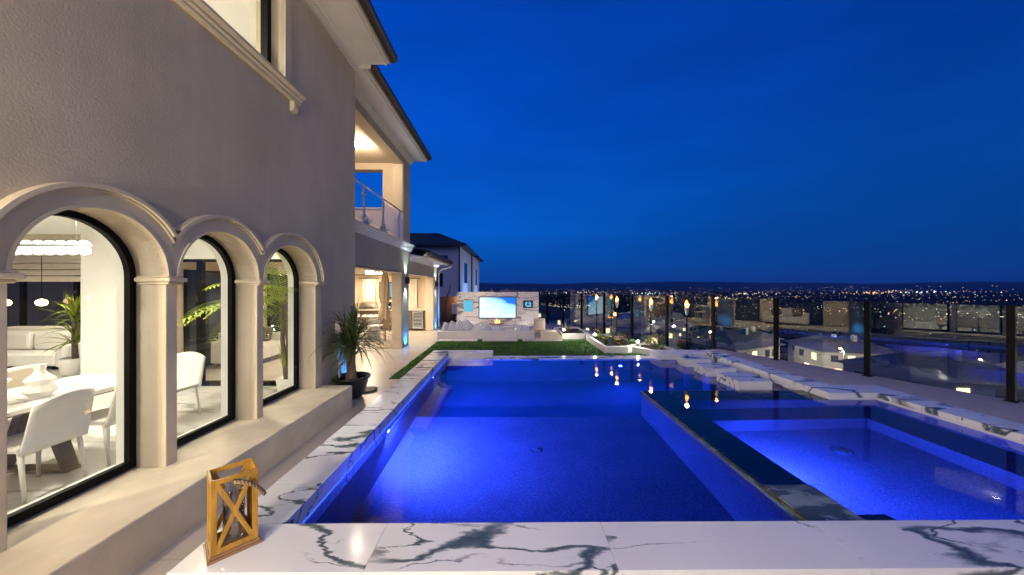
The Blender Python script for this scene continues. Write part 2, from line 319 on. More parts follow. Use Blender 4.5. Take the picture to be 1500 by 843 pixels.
# ------------------------------------------------------------------ mesh builder
OFF = {}
class B:
    def __init__(s): s.v = []; s.f = []; s.t = []
    def add(s, vs, fs, tile=None):
        b = len(s.v); s.v += [tuple(p) for p in vs]; s.f += [tuple(b + i for i in f) for f in fs]
        s.t += [tile or (0, 0, 0)] * len(fs); return s
    def box(s, x0, x1, y0, y1, z0, z1, tile=None):
        x0, x1 = min(x0, x1), max(x0, x1); y0, y1 = min(y0, y1), max(y0, y1); z0, z1 = min(z0, z1), max(z0, z1)
        vs = [(x0, y0, z0), (x1, y0, z0), (x1, y1, z0), (x0, y1, z0), (x0, y0, z1), (x1, y0, z1), (x1, y1, z1), (x0, y1, z1)]
        return s.add(vs, [(3, 2, 1, 0), (4, 5, 6, 7), (0, 1, 5, 4), (1, 2, 6, 5), (2, 3, 7, 6), (3, 0, 4, 7)], tile)
    def mbox(s, sx, sy, sz, mat):
        b = B().box(-sx / 2, sx / 2, -sy / 2, sy / 2, -sz / 2, sz / 2)
        return s.add([mat @ Vector(p) for p in b.v], b.f)
    def prism(s, poly, z0, z1, tile=None):
        n = len(poly)
        a = sum(poly[i][0] * poly[(i + 1) % n][1] - poly[(i + 1) % n][0] * poly[i][1] for i in range(n))
        if a < 0: poly = poly[::-1]
        vs = [(p[0], p[1], z0) for p in poly] + [(p[0], p[1], z1) for p in poly]
        fs = [tuple(reversed(range(n))), tuple(range(n, 2 * n))] + [(i, (i + 1) % n, n + (i + 1) % n, n + i) for i in range(n)]
        return s.add(vs, fs, tile)
    def extr_y(s, prof, y0, y1):
        """profile of (x,z) points swept along y"""
        n = len(prof)
        vs = [(p[0], y0, p[1]) for p in prof] + [(p[0], y1, p[1]) for p in prof]
        fs = [tuple(range(n)), tuple(reversed(range(n, 2 * n)))] + [(i, n + i, n + (i + 1) % n, (i + 1) % n) for i in range(n)]
        return s.add(vs, fs)
    def tube(s, pts, r, n=8, r1=None, caps=True):
        pts = [Vector(p) for p in pts]; k = len(pts)
        rs = r if hasattr(r, '__len__') else [r + ((r1 if r1 is not None else r) - r) * i / max(1, k - 1) for i in range(k)]
        vs = []; fs = []; prev = None
        for i, p in enumerate(pts):
            d = (pts[min(i + 1, k - 1)] - pts[max(i - 1, 0)]).normalized()
            u = prev - d * prev.dot(d) if prev else (Vector((0, 0, 1)).cross(d) if abs(d.z) < 0.95 else Vector((1, 0, 0)).cross(d))
            u.normalize(); prev = u; w = d.cross(u)
            for j in range(n):
                a = 2 * PI * j / n; vs.append(p + (u * math.cos(a) + w * math.sin(a)) * rs[i])
        for i in range(k - 1):
            for j in range(n):
                fs.append((i * n + j, i * n + (j + 1) % n, (i + 1) * n + (j + 1) % n, (i + 1) * n + j))
        if caps: fs += [tuple(reversed(range(n))), tuple(range((k - 1) * n, k * n))]
        return s.add(vs, fs)
    def lathe(s, prof, cx=0, cy=0, z=0, n=24):
        vs = []; fs = []; k = len(prof)
        for r, h in prof:
            for j in range(n):
                a = 2 * PI * j / n; vs.append((cx + r * math.cos(a), cy + r * math.sin(a), z + h))
        for i in range(k - 1):
            for j in range(n):
                fs.append((i * n + j, i * n + (j + 1) % n, (i + 1) * n + (j + 1) % n, (i + 1) * n + j))
        fs += [tuple(reversed(range(n))), tuple(range((k - 1) * n, k * n))]
        return s.add(vs, fs)
    def ball(s, c, r, n=10, m=6, sz=1.0):
        prof = [(max(1e-4, math.sin(PI * i / m)) * r, -math.cos(PI * i / m) * r * sz) for i in range(m + 1)]
        return s.lathe(prof, c[0], c[1], c[2], n)
    def leaf(s, p, d, L, w, droop=0.5, k=5, fold=0.25, tw=0.0):
        """one arching blade: start p, direction d, drooping under gravity"""
        p = Vector(p); d = Vector(d).normalized(); vs = []; fs = []
        side0 = d.cross(Vector((0, 0, 1)))
        if side0.length < 1e-3: side0 = Vector((1, 0, 0))
        side0.normalize()
        for i in range(k + 1):
            t = i / k
            ww = w * (0.55 + 0.9 * t if t < 0.4 else 0.91 * (1 - (t - 0.4) / 0.6) ** 0.8 + 0.01)
            sd = side0
            up = sd.cross(d).normalized()
            vs += [p - sd * ww / 2 + up * ww * fold, p, p + sd * ww / 2 + up * ww * fold]
            p = p + d * (L / k)
            d = (d + Vector((random.uniform(-.06, .06), random.uniform(-.06, .06), -droop / k * (0.4 + 1.5 * t)))).normalized()
        for i in range(k):
            a = 3 * i; fs += [(a, a + 1, a + 4, a + 3), (a + 1, a + 2, a + 5, a + 4)]
        return s.add(vs, fs)
    def build(s, name, mat, parent=None, smooth=False, bevel=0.0, loc=None):
        off = Vector(OFF.get(parent.name, (0, 0, 0))) if parent else Vector(loc or (0, 0, 0))
        me = bpy.data.meshes.new(name)
        me.from_pydata([tuple(Vector(p) - off) for p in s.v], [], s.f); me.update()
        if any(t != (0, 0, 0) for t in s.t):
            a = me.attributes.new('tile', 'FLOAT_VECTOR', 'FACE')
            for i, t in enumerate(s.t): a.data[i].vector = t
        me.materials.append(M[mat] if isinstance(mat, str) else mat)
        if smooth:
            for p in me.polygons: p.use_smooth = True
        o = bpy.data.objects.new(name, me); col.objects.link(o)
        if parent: o.parent = parent
        elif loc: o.location = loc
        OFF[o.name] = tuple(off)
        if bevel:
            md = o.modifiers.new('edge', 'BEVEL'); md.width = bevel; md.segments = 2; md.limit_method = 'ANGLE'; md.angle_limit = R(40)
        return o

def tag(o, label=None, cat=None, group=None, kind=None):
    if label: o['label'] = label
    if cat: o['category'] = cat
    if group: o['group'] = group
    if kind: o['kind'] = kind
    return o
def thing(name, label, cat, loc=(0, 0, 0), group=None):
    o = bpy.data.objects.new(name, None); col.objects.link(o); o.location = loc; o.empty_display_size = 0.1
    OFF[o.name] = tuple(loc)
    return tag(o, label, cat, group)
def struct(o): o['kind'] = 'structure'; return o
def dup(root, loc, rz=0.0, label=None):
    r = root.copy(); col.objects.link(r); r.location = loc; r.rotation_euler = (0, 0, rz)
    if label: r['label'] = label
    for ch in list(root.children):
        c = ch.copy(); col.objects.link(c); c.parent = r
        for g in list(ch.children):
            d = g.copy(); col.objects.link(d); d.parent = c
    return r
def lamp(kind, loc, power, color, parent=None, radius=0.05, size=None, spot=None, aim=None, blend=0.5, name='lamp_light'):
    l = bpy.data.lights.new(name, kind); l.energy = power; l.color = color
    if kind in ('POINT', 'SPOT'): l.shadow_soft_size = radius
    if kind == 'AREA':
        l.shape = 'RECTANGLE'; l.size, l.size_y = size
    if kind == 'SPOT': l.spot_size = R(spot); l.spot_blend = blend
    o = bpy.data.objects.new(name, l); col.objects.link(o)
    off = Vector(OFF.get(parent.name, (0, 0, 0))) if parent else Vector((0, 0, 0))
    o.location = Vector(loc) - off
    if parent: o.parent = parent
    if aim is not None:
        o.rotation_euler = Vector(aim).to_track_quat('-Z', 'Y').to_euler()
    return o
def rt(): return (random.random() + 0.01, random.random(), random.random())

WARM = (1.0, 0.81, 0.56); NEUT = (1.0, 0.90, 0.74); BLUE = (0.010, 0.055, 1.0); COOL = (0.75, 0.95, 1.0)
# ------------------------------------------------------------------ camera, world, sun
cam = bpy.data.cameras.new('camera'); cam.sensor_width = 36; cam.lens = 12.0; cam.clip_start = 0.05; cam.clip_end = 60000
co = bpy.data.objects.new('camera', cam); col.objects.link(co); co.location = (0, 0, EYE); co.rotation_euler = (R(90), 0, -0.0079)
scene.camera = co
w = bpy.data.worlds.new('World'); scene.world = w; w.use_nodes = True
nt = w.node_tree
for n in list(nt.nodes): nt.nodes.remove(n)
wo = nt.nodes.new('ShaderNodeOutputWorld'); bg = nt.nodes.new('ShaderNodeBackground')
sky = nt.nodes.new('ShaderNodeTexSky'); sky.sky_type = 'NISHITA'; sky.sun_disc = False
sky.sun_elevation = R(-3.0); sky.sun_rotation = R(215); sky.air_density = 1.0; sky.ozone_density = 6.0
tc = nt.nodes.new('ShaderNodeTexCoord'); sp = nt.nodes.new('ShaderNodeSeparateXYZ')
nt.links.new(tc.outputs['Generated'], sp.inputs[0])
# blue hour: deep at the zenith, a little paler toward the horizon, darker to the east (right)
rz_ = ramp(nt, [(0.0, (0.0008, 0.050, 0.29)), (0.03, (0.0006, 0.080, 0.41)), (0.17, (0.0004, 0.100, 0.54)), (0.42, (0.0004, 0.072, 0.52)), (0.9, (0.0004, 0.026, 0.28))])
nt.links.new(sp.outputs[2], rz_.inputs['Fac'])
az = N(nt, 'ShaderNodeMapRange'); az.inputs[1].default_value = -0.1; az.inputs[2].default_value = 0.85; az.inputs[3].default_value = 1.12; az.inputs[4].default_value = 0.58
nt.links.new(sp.outputs[0], az.inputs[0])
mp = nt.nodes.new('ShaderNodeMapping'); mp.inputs['Scale'].default_value = (1.0, 1.0, 4.5)
nt.links.new(tc.outputs['Generated'], mp.inputs[0])
cn = N(nt, 'ShaderNodeTexNoise', Scale=2.4, Detail=5.0, Roughness=0.5); nt.links.new(mp.outputs[0], cn.inputs['Vector'])
cr = ramp(nt, [(0.34, 0.90), (0.68, 1.11)]); nt.links.new(cn.outputs['Fac'], cr.inputs['Fac'])
m1 = N(nt, 'ShaderNodeMath', operation='MULTIPLY'); nt.links.new(az.outputs[0], m1.inputs[0]); nt.links.new(cr.outputs['Color'], m1.inputs[1])
vm = N(nt, 'ShaderNodeVectorMath', operation='SCALE'); nt.links.new(rz_.outputs['Color'], vm.inputs[0]); nt.links.new(m1.outputs[0], vm.inputs[3])
sk = N(nt, 'ShaderNodeVectorMath', operation='MULTIPLY_ADD'); sk.inputs[1].default_value = (0.02, 0.05, 0.12)
nt.links.new(sky.outputs[0], sk.inputs[0]); nt.links.new(vm.outputs[0], sk.inputs[2])
nt.links.new(sk.outputs[0], bg.inputs['Color']); bg.inputs['Strength'].default_value = 1.0
nt.links.new(bg.outputs[0], wo.inputs[0])
sl = bpy.data.lights.new('sun', 'SUN'); sl.energy = 0.36; sl.angle = R(50); sl.color = (1.0, 0.90, 0.72)
so = bpy.data.objects.new('sun', sl); col.objects.link(so)
so.rotation_euler = Vector((-0.55, 0.75, -0.65)).to_track_quat('-Z', 'Y').to_euler()   # last afterglow from behind the camera
scene.view_settings.view_transform = 'Standard'; scene.view_settings.look = 'None'; scene.view_settings.exposure = 0.0; scene.view_settings.gamma = 1.0
scene.cycles.use_denoising = True; scene.cycles.max_bounces = 12; scene.cycles.transparent_max_bounces = 24
scene.cycles.transmission_bounces = 8; scene.cycles.glossy_bounces = 5; scene.cycles.diffuse_bounces = 4
scene.cycles.sample_clamp_indirect = 60.0; scene.cycles.caustics_reflective = False; scene.cycles.caustics_refractive = False; scene.cycles.blur_glossy = 0.5

# ------------------------------------------------------------------ house
XW = -3.0           # outer face of the main wall
XI = -3.36          # inner face
YC = 6.66           # end corner of the main block
YS = -7.0           # start behind the camera
XR = -3.33          # rear wing face
house = thing('house', 'two storey taupe stucco house with three arched windows along the pool', 'house', (XW, 0, 0))
def hp(b, name, mat, parent=None, **k): return b.build(name, mat, parent or house, **k)

OPEN = [(2.05, 2.985), (3.085, 4.055), (4.155, 5.27)]
SPR, RISE, SILL = 1.985, 0.487, 0.35
NA = 28
def arch_pts(o, n=NA, grow=0.0, spring=SPR):
    yc = (o[0] + o[1]) / 2; a = (o[1] - o[0]) / 2 + grow
    return [(yc - a * math.cos(PI * i / n), spring + (RISE + grow) * math.sin(PI * i / n)) for i in range(n + 1)]
# main wall as slabs with true reveals
b = B()
ZS = 3.2
UW = (1.35, 4.555, 4.59, 6.05)
def wall_slab(b, y0, y1, z0, z1):
    b.box(XI, XW, y0, y1, z0, z1)
wall_slab(b, YS, OPEN[0][0], -0.3, ZS)
prev = None
for i, o in enumerate(OPEN):
    wall_slab(b, o[0], o[1], -0.3, SILL - 0.02)
    pts = arch_pts(o)
    for (ya, za), (yb, zb) in zip(pts, pts[1:]):
        vs = []
        for x in (XI, XW):
            vs += [(x, ya, za), (x, yb, zb), (x, yb, ZS), (x, ya, ZS)]
        b.add(vs, [(0, 1, 2, 3), (7, 6, 5, 4), (0, 4, 5, 1)])
    nxt = OPEN[i + 1][0] if i < 2 else YC
    wall_slab(b, o[1], nxt, -0.3, ZS)
for (y0, y1, z0, z1) in [(YS, YC, ZS, UW[2]), (YS, UW[0], UW[2], UW[3]), (UW[1], YC, UW[2], UW[3]), (YS, YC, UW[3], 6.5)]:
    wall_slab(b, y0, y1, z0, z1)
# end return wall of the main block toward the patio
b.box(-4.0, XI, YC - 0.3, YC, -0.3, 6.5)
b.box(-15, -7.41, 9.6, 9.9, 2.5, 6.5)
b.box(-15, -4.0, YC - 0.3, YC, 2.5, 3.3)
b.box(-15, -4.0, YC - 0.3, YC, 5.4, 6.5)
b.box(-15, -4.0, YC - 0.3, YC, 3.3, 5.4)
b.box(-15.3, -15, YS, 9.9, -0.3, 6.5)
b.box(-15, XI, YS - 0.3, YS, -0.3, 6.5)
hp(b, 'outer_wall', 'stucco')

# archivolts: three bands each
lims = [(1.85, 3.0345), (3.0355, 4.1045), (4.1055, 5.60)]
b = B()
def band(b, o, lim, r0, r1, proud):
    yc = (o[0] + o[1]) / 2; a = (o[1] - o[0]) / 2; n = 36; inn = []; out = []
    for i in range(n + 1):
        t = PI * i / n
        def pt(g):
            y = yc - (a + g) * math.cos(t); z = SPR + (RISE + g) * math.sin(t)
            return (min(lim[1], max(lim[0], y)), z)
        inn.append(pt(r0)); out.append(pt(r1))
    vs = []; X0 = XW - 0.02; X1 = XW + proud
    for p, q in zip(inn, out):
        vs += [(X1, p[0], p[1]), (X1, q[0], q[1]), (X0, q[0], q[1]), (X0, p[0], p[1])]
    fs = []
    for i in range(n):
        k = 4 * i
        edge = lambda p: p[0] in lim
        if edge(inn[i]) and edge(inn[i + 1]): continue
        fs.append((k, k + 4, k + 5, k + 1))
        if not (edge(out[i]) or edge(out[i + 1])): fs.append((k + 1, k + 5, k + 6, k + 2))
        if not (edge(inn[i]) or edge(inn[i + 1])): fs.append((k + 3, k + 7, k + 4, k))
    b.add(vs, fs)
for o, lim in zip(OPEN, lims):
    band(b, o, lim, 0.0, 0.02, 0.048); band(b, o, lim, 0.019, 0.125, 0.036); band(b, o, lim, 0.124, 0.142, 0.055); band(b, o, lim, 0.141, 0.17, 0.075)
hp(b, 'arch_moulding', 'cast')
# imposts on the piers
for (y0, y1) in [(1.93, 2.05), (2.985, 3.085), (4.055, 4.155), (5.27, 5.44)]:
    b = B()
    b.box(XW - 0.22, XW + 0.055, y0 - 0.015, y1 + 0.015, 1.925, 1.95)
    b.box(XW - 0.22, XW + 0.085, y0 - 0.035, y1 + 0.035, 1.95, 1.985)
    b.box(XW - 0.22, XW + 0.065, y0 - 0.022, y1 + 0.022, 1.985, 2.0)
    hp(b, 'impost', 'cast', bevel=0.008)
    b = B(); b.box(XW - 0.01, XW + 0.022, y0 - 0.001, y1 + 0.001, 0.34, 1.926); hp(b, 'pilaster', 'cast', bevel=0.006)
# long bench sill
b = B(); b.box(XW - 0.005, -2.5, -3.0, 5.46, -0.02, 0.345)
for o in OPEN: b.box(XW - 0.30, XW + 0.05, o[0] + 0.003, o[1] - 0.003, 0.30, 0.3435)
hp(b, 'bench_sill', 'bench_stone', bevel=0.012)

# arched windows
XF = XW - 0.23
for o in OPEN:
    y0, y1 = o[0] + 0.004, o[1] - 0.004; a_o = (y0, y1)
    FW = 0.05
    def outline(g, zb):
        yc = (y0 + y1) / 2; a = (y1 - y0) / 2 - g
        p = [(yc - a, zb)] + [(yc - a * math.cos(PI * i / NA), SPR + (RISE - 0.004 - g) * math.sin(PI * i / NA)) for i in range(NA + 1)] + [(yc + a, zb)]
        return p
    po = outline(0.0, SILL + 0.004); pi_ = outline(FW, SILL + FW + 0.015)
    b = B(); n = len(po); vs = []
    for p, q in zip(po, pi_):
        vs += [(XF, p[0], p[1]), (XF, q[0], q[1]), (XF - 0.05, q[0], q[1]), (XF - 0.05, p[0], p[1])]
    fs = []
    for i in range(n):
        k = 4 * i; l = 4 * ((i + 1) % n)
        fs += [(k, k + 1, l + 1, l), (k + 1, k + 2, l + 2, l + 1), (k + 2, k + 3, l + 3, l + 2)]
    b.add(vs, fs)
    fr = hp(b, 'arched_window', 'black_metal')
    b = B(); n = len(pi_)
    pg = outline(FW - 0.01, SILL + FW)
    b.add([(XF - 0.03, p[0], p[1]) for p in pg], [tuple(range(len(pg)))])
    b.build('pane', 'glass', fr)
    # white inner lining of the opening
    b = B()
    ins = outline(0.012, SILL + 0.004)
    vs = []
    for p in ins: vs += [(XF - 0.05, p[0], p[1]), (XI - 0.03, p[0], p[1])]
    b.add(vs, [(2 * i, 2 * i + 1, 2 * i + 3, 2 * i + 2) for i in range(len(ins) - 1)])
    b.box(XI - 0.03, XF - 0.05, y0 + 0.01, y1 - 0.01, SILL - 0.02, SILL + 0.03)
    b.build('lining', 'int_white', fr)

# upper window
b = B(); y0, y1, z0, z1 = UW; x0, x1 = XW - 0.25, XW - 0.16; f = 0.07
b.box(x0, x1, y0, y1, z0, z0 + f); b.box(x0, x1, y0, y1, z1 - f, z1); b.box(x0, x1, y0, y0 + f, z0 + f, z1 - f); b.box(x0, x1, y1 - f, y1, z0 + f, z1 - f)
b.box(x0, x1, 2.55, 2.61, z0 + f, z1 - f)
uw = hp(b, 'upper_window', 'black_metal')
b = B(); b.add([(x0 + .04, y0 + f, z0 + f), (x0 + .04, y1 - f, z0 + f), (x0 + .04, y1 - f, z1 - f), (x0 + .04, y0 + f, z1 - f)], [(0, 1, 2, 3)]); b.build('pane', 'glass', uw)
b = B()
prof = [(XW - 0.24, 4.53), (XW + 0.05, 4.45), (XW + 0.065, 4.47), (XW + 0.065, 4.495), (XW + 0.09, 4.51), (XW + 0.09, 4.54), (XW + 0.135, 4.56), (XW + 0.135, 4.595), (XW - 0.24, 4.605)]
b.extr_y(prof, 1.1, 4.84); b.build('sill', 'cast', uw, bevel=0.005)
cpr = [(XW - 0.01, 4.46), (XW + 0.06, 4.452), (XW + 0.065, 4.37), (XW + 0.045, 4.33), (XW + 0.02, 4.315), (XW - 0.01, 4.315)]
for yy in (1.15, 4.69): B().extr_y(cpr, yy, yy + 0.10).build('corbel', 'cast', uw, bevel=0.006)
for ya in (UW[1] + 0.002, UW[0] - 0.125): B().box(XW - 0.01, XW + 0.03, ya, ya + .123, 4.605, 6.1).build('casing', 'cast', uw, bevel=0.005)

# eaves: crown against wall, soffit, fascia, gutter, tiles
def eave(xw, over, zs, y0, y1, pw=1.0):
    xo = xw + over
    b = B()
    b.box(xw - 0.2, xo - 0.10, y0, y1, zs, zs + 0.03)
    b.extr_y([(xw - 0.02, zs - 0.13), (xw + 0.025, zs - 0.13), (xw + 0.03, zs - 0.085), (xw + 0.06, zs - 0.07), (xw + 0.07, zs - 0.035), (xw + 0.115, zs - 0.02), (xw + 0.12, zs + 0.001), (xw - 0.02, zs + 0.001)], y0, y1 - 0.002)
    b.extr_y([(xo - 0.14, zs - 0.012), (xo - 0.105, zs - 0.012), (xo - 0.10, zs + 0.02), (xo - 0.06, zs + 0.03), (xo - 0.06, zs + 0.09), (xo - 0.14, zs + 0.09)], y0, y1 + 0.002)
    e = hp(b, 'eave', 'trim_white')
    b = B(); b.box(xo - 0.058, xo - 0.02, y0, y1 + 0.015, zs + 0.015, zs + 0.15); b.build('fascia', 'fascia_tan', e)
    b = B(); b.extr_y([(xo - 0.018, zs + 0.055), (xo + 0.07, zs + 0.055), (xo + 0.10, zs + 0.10), (xo + 0.10, zs + 0.165), (xo - 0.018, zs + 0.165)], y0, y1 + 0.03); b.build('gutter', 'dark_metal', e)
    return e
def roof_slope(name, xe, ze, xr, zr, y0, y1, parent, pitch=0.22, amp=0.035, mat='roof_tile'):
    """barrel tiles running down the slope"""
    b = B(); n = max(2, int((y1 - y0) / pitch) * 6); vs = []
    for i in range(n + 1):
        y = y0 + (y1 - y0) * i / n; h = amp * abs(math.sin(PI * i / 6))
        vs += [(xe, y, ze + h), (xr, y, zr + h), (xe, y, ze - 0.04), (xr, y, zr - 0.04)]
    fs = []
    for i in range(n):
        k = 4 * i; fs += [(k, k + 4, k + 5, k + 1), (k + 2, k + 3, k + 7, k + 6), (k, k + 2, k + 6, k + 4)]
    b.add(vs, fs)
    return hp(b, name, mat, parent)
eave(XW, 0.72, 6.235, YS, YC)
roof_slope('roof', XW + 0.78, 6.44, -9, 8.4, YS, YC + 0.03, house)
b = B(); b.box(XW - 0.2, XW + 0.655, YC - 0.03, YC - 0.003, 6.27, 6.42); b.box(XR - .1, XW + 0.03, YC + 0.0005, YC + 0.0035, 5.9, 6.4); b.box(XW + .031, -2.70, YC + 0.0045, YC + 0.02, 6.162, 6.5); hp(b, 'eave_end', 'trim_white')
eave(XR, 0.62, 6.13, YC + 0.021, 11.5)
roof_slope('roof', XR + 0.68, 6.33, -9, 8.2, YC + 0.06, 11.53, house)

# rear wing with patio below and loggia above
b = B()
b.box(XR - 0.33, XR, YC + 0.003, 11.45, 2.385, 3.10)            # band over the patio
hp(b, 'wing_wall', 'slate_stucco')
b = B(); b.box(XR - 0.33, XR, YC + 0.003, 11.45, 5.80, 6.13); hp(b, 'balcony_header', 'slate_stucco')
b = B(); b.box(XR - 0.33, XR, 11.45, 15.75, 2.36, 2.93); hp(b, 'cabana_header', 'slate_stucco')
b = B()
b.box(-9.0, XR - 0.331, YC + 0.003, 15.9, 2.50, 2.62)            # patio ceiling
b.box(-9.0, XR - 0.34, YC + 0.003, 11.3, 3.10, 3.30)             # balcony floor slab
b.box(-9.0, XR - 0.331, YC + 0.003, 11.4, 5.95, 6.05)            # balcony ceiling
b.box(-7.4, -7.2, YC + 0.003, 15.9, 0.0, 2.5)                    # patio inner wall
b.box(-7.2, XR - 0.34, 15.7, 15.9, 0.0, 2.5)             # patio end wall
b.box(-7.4, -7.2, YC + 0.003, 11.3, 3.3, 5.95)                   # loggia inner wall
b.box(-7.2, -6.6, 11.15, 11.44, 3.3, 5.95); b.box(-4.12, XR - 0.335, 11.15, 11.44, 3.3, 5.95)   # loggia end wall round the opening
b.box(-6.6, -4.12, 11.15, 11.44, 3.3, 4.46); b.box(-6.6, -4.12, 11.15, 11.44, 5.74, 5.95)
b.box(XR - 0.325, XR - 0.003, YC + 0.01, 11.2, 5.785, 5.80)      # cream underside of the header
b.box(XR - 0.325, XR - 0.003, YC + 0.01, 15.3, 2.345, 2.360)
hp(b, 'patio_wall', 'cream_stucco')
b = B(); b.box(-6.62, -4.10, 11.10, 11.149, 4.46, 4.50); hp(b, 'parapet_cap', 'trim_white')
# columns: cream inside faces, blue grey outer faces
def column(y0, y1, z0, z1, wdt=0.33):
    b = B(); b.box(XR - wdt, XR - 0.031, y0, y1, z0, z1); c = hp(b, 'column', 'cream_stucco', bevel=0.01)
    b = B(); b.box(XR - 0.03, XR + 0.004, y0 + 0.002, y1 - 0.002, z0, z1); b.build('outer_face', 'slate_stucco', c)
    return c
column(10.62, 11.30, 0, 2.384); column(15.05, 15.7, 0, 2.344, 0.36); column(10.74, 11.45, 3.33, 5.784)
# balcony edge moulding
b = B()
b.extr_y([(XR - 0.3, 3.10), (XR + 0.02, 3.10), (XR + 0.035, 3.15), (XR + 0.06, 3.165), (XR + 0.07, 3.21), (XR + 0.10, 3.225), (XR + 0.105, 3.265), (XR + 0.135, 3.28), (XR + 0.135, 3.33), (XR - 0.3, 3.335)], YC + 0.004, 11.55)
hp(b, 'balcony_moulding', 'trim_white')
# glass balustrade
rail = B(); rail.tube([(XR + 0.0, YC + 0.01, 4.24), (XR, 10.72, 4.24)], 0.022, 10)
ra = hp(rail, 'balcony_railing', 'steel', smooth=True)
ypost = [6.9, 7.85, 9.05, 10.32]
for y in ypost:
    b = B(); b.box(XR - 0.02, XR + 0.02, y - 0.02, y + 0.02, 3.335, 4.225); b.box(XR - 0.04, XR + 0.04, y - 0.04, y + 0.04, 3.335, 3.345)
    for z in (3.55, 4.05): b.box(XR - 0.03, XR + 0.03, y - 0.06, y + 0.06, z - 0.025, z + 0.025)
    b.build('post', 'steel', ra, bevel=0.004)
for ya, yb in zip(ypost, ypost[1:] + [10.74]):
    b = B(); b.box(XR - 0.005, XR + 0.005, ya + 0.035, yb - 0.03, 3.42, 4.17); b.build('glass_panel', 'glass', ra)
# cabana low roof
e2 = eave(XR, 0.60, 2.93, 11.47, 15.95)
roof_slope('roof', XR + 0.66, 3.12, -8.0, 4.2, 11.5, 16.0, house)
b = B(); b.tube([(XR + 0.62, 15.9, 2.98), (XR + 0.6, 15.9, 2.85), (XR + 0.15, 15.85, 2.70), (XR + 0.06, 15.8, 2.6), (XR + 0.06, 15.8, 0.05)], 0.04, 8)
hp(b, 'downspout', 'trim_white', smooth=True)
# electric box by the corner
b = B(); b.box(XW, XW + 0.09, 5.90, 6.08, 1.10, 1.32); b.box(XW + 0.09, XW + 0.10, 5.92, 6.06, 1.13, 1.29)
eb = hp(b, 'outlet_box', 'neighbor', bevel=0.006)
b = B(); b.tube([(XW + 0.035, 5.97, 1.1), (XW + 0.035, 5.97, 0.0)], 0.014, 8); b.tube([(XW + 0.035, 6.02, 1.1), (XW + 0.035, 6.02, 0.0)], 0.011, 8); b.build('conduit', 'neighbor', eb, smooth=True)

# interior shell
b = B(); b.box(-15, -7.41, YS, 9.6, 0.06, 0.10); b.box(-7.41, XI, YS, 6.60, 0.06, 0.10); hp(b, 'interior_floor', 'int_floor')
b = B()
b.box(-15, -7.41, YS, 9.6, 2.88, 2.95); b.box(-7.41, XI - 0.001, YS, 6.35, 2.88, 2.95)
b.box(XI - 0.03, XI - 0.002, YS, OPEN[0][0], 0.1, 2.88)
for i, o in enumerate(OPEN):
    nxt = OPEN[i + 1][0] if i < 2 else 6.3
    b.box(XI - 0.03, XI - 0.002, o[1], nxt, 0.1, 2.88)
    b.box(XI - 0.03, XI - 0.002, o[0], o[1], 0.1, SILL)
    pts = arch_pts(o, 16)
    for (ya, za), (yb, zb) in zip(pts, pts[1:]):
        b.add([(XI - 0.03, ya, za), (XI - 0.03, yb, zb), (XI - 0.03, yb, 2.88), (XI - 0.03, ya, 2.88)], [(3, 2, 1, 0)])
b.box(-6.62, -3.362, 6.28, 6.355, 2.42, 2.88)
b.box(-3.9, -3.362, 6.28, 6.355, 0.1, 2.42)
b.box(-7.15, -6.55, 5.75, 6.355, 0.1, 2.88)             # white pier between dining and living rooms
b.box(-7.55, -7.41, 6.36, 9.55, 0.1, 2.88)
b.box(-15, -7.56, 9.50, 9.59, 2.35, 2.88)
b.box(-14.99, -14.9, YS, 9.6, 0.1, 2.88)
b.box(-7.0, -6.9, YS, -0.5, 0.1, 2.88); b.box(-7.0, XI - 0.03, -2.6, -2.5, 0.1, 2.88)
hp(b, 'interior_wall', 'int_white')
def glazing(name, x0, x1, y, z0, z1, n, parent=None):
    b = B(); f = 0.05
    b.box(x0, x1, y - .04, y + .04, z0, z0 + f * 1.6); b.box(x0, x1, y - .04, y + .04, z1 - f, z1)
    for i in range(n + 1):
        x = x0 + (x1 - x0) * i / n
        b.box(max(x0, x - f), min(x1, x + f), y - .038, y + .038, z0 + f * 1.6, z1 - f)
    g = hp(b, name, 'black_metal')
    b = B(); b.add([(x0, y, z0), (x1, y, z0), (x1, y, z1), (x0, y, z1)], [(0, 1, 2, 3)]); b.build('pane', 'glass', g)
    return g
glazing('patio_door', -6.55, -3.9, 6.32, 0.1, 2.42, 3)
for yy in (7.6, 10.2, 12.8):          # dark sliding doors along the back of the patio
    b = B()
    b.box(-7.195, -7.12, yy, yy + .07, .02, 2.3); b.box(-7.195, -7.12, yy + 1.93, yy + 2.0, .02, 2.3); b.box(-7.195, -7.12, yy + .96, yy + 1.04, .02, 2.23); b.box(-7.195, -7.12, yy + .07, yy + 1.93, 2.23, 2.3)
    g = hp(b, 'sliding_door', 'black_metal'); b = B(); b.box(-7.194, -7.16, yy + .071, yy + 1.929, .03, 2.229); b.build('pane', 'neighbor_dark', g)
glazing('living_window', -14.9, -7.56, 9.54, 0.1, 2.40, 5)
# roman shade over the living window
b = B()
for k in range(4): b.box(-14.9, -7.57, 9.36 + 0.012 * k, 9.40 + 0.012 * k, 2.72 - 0.17 * k - 0.15, 2.72 - 0.17 * k)
hp(b, 'roman_shade', 'fabric_white', bevel=0.01)
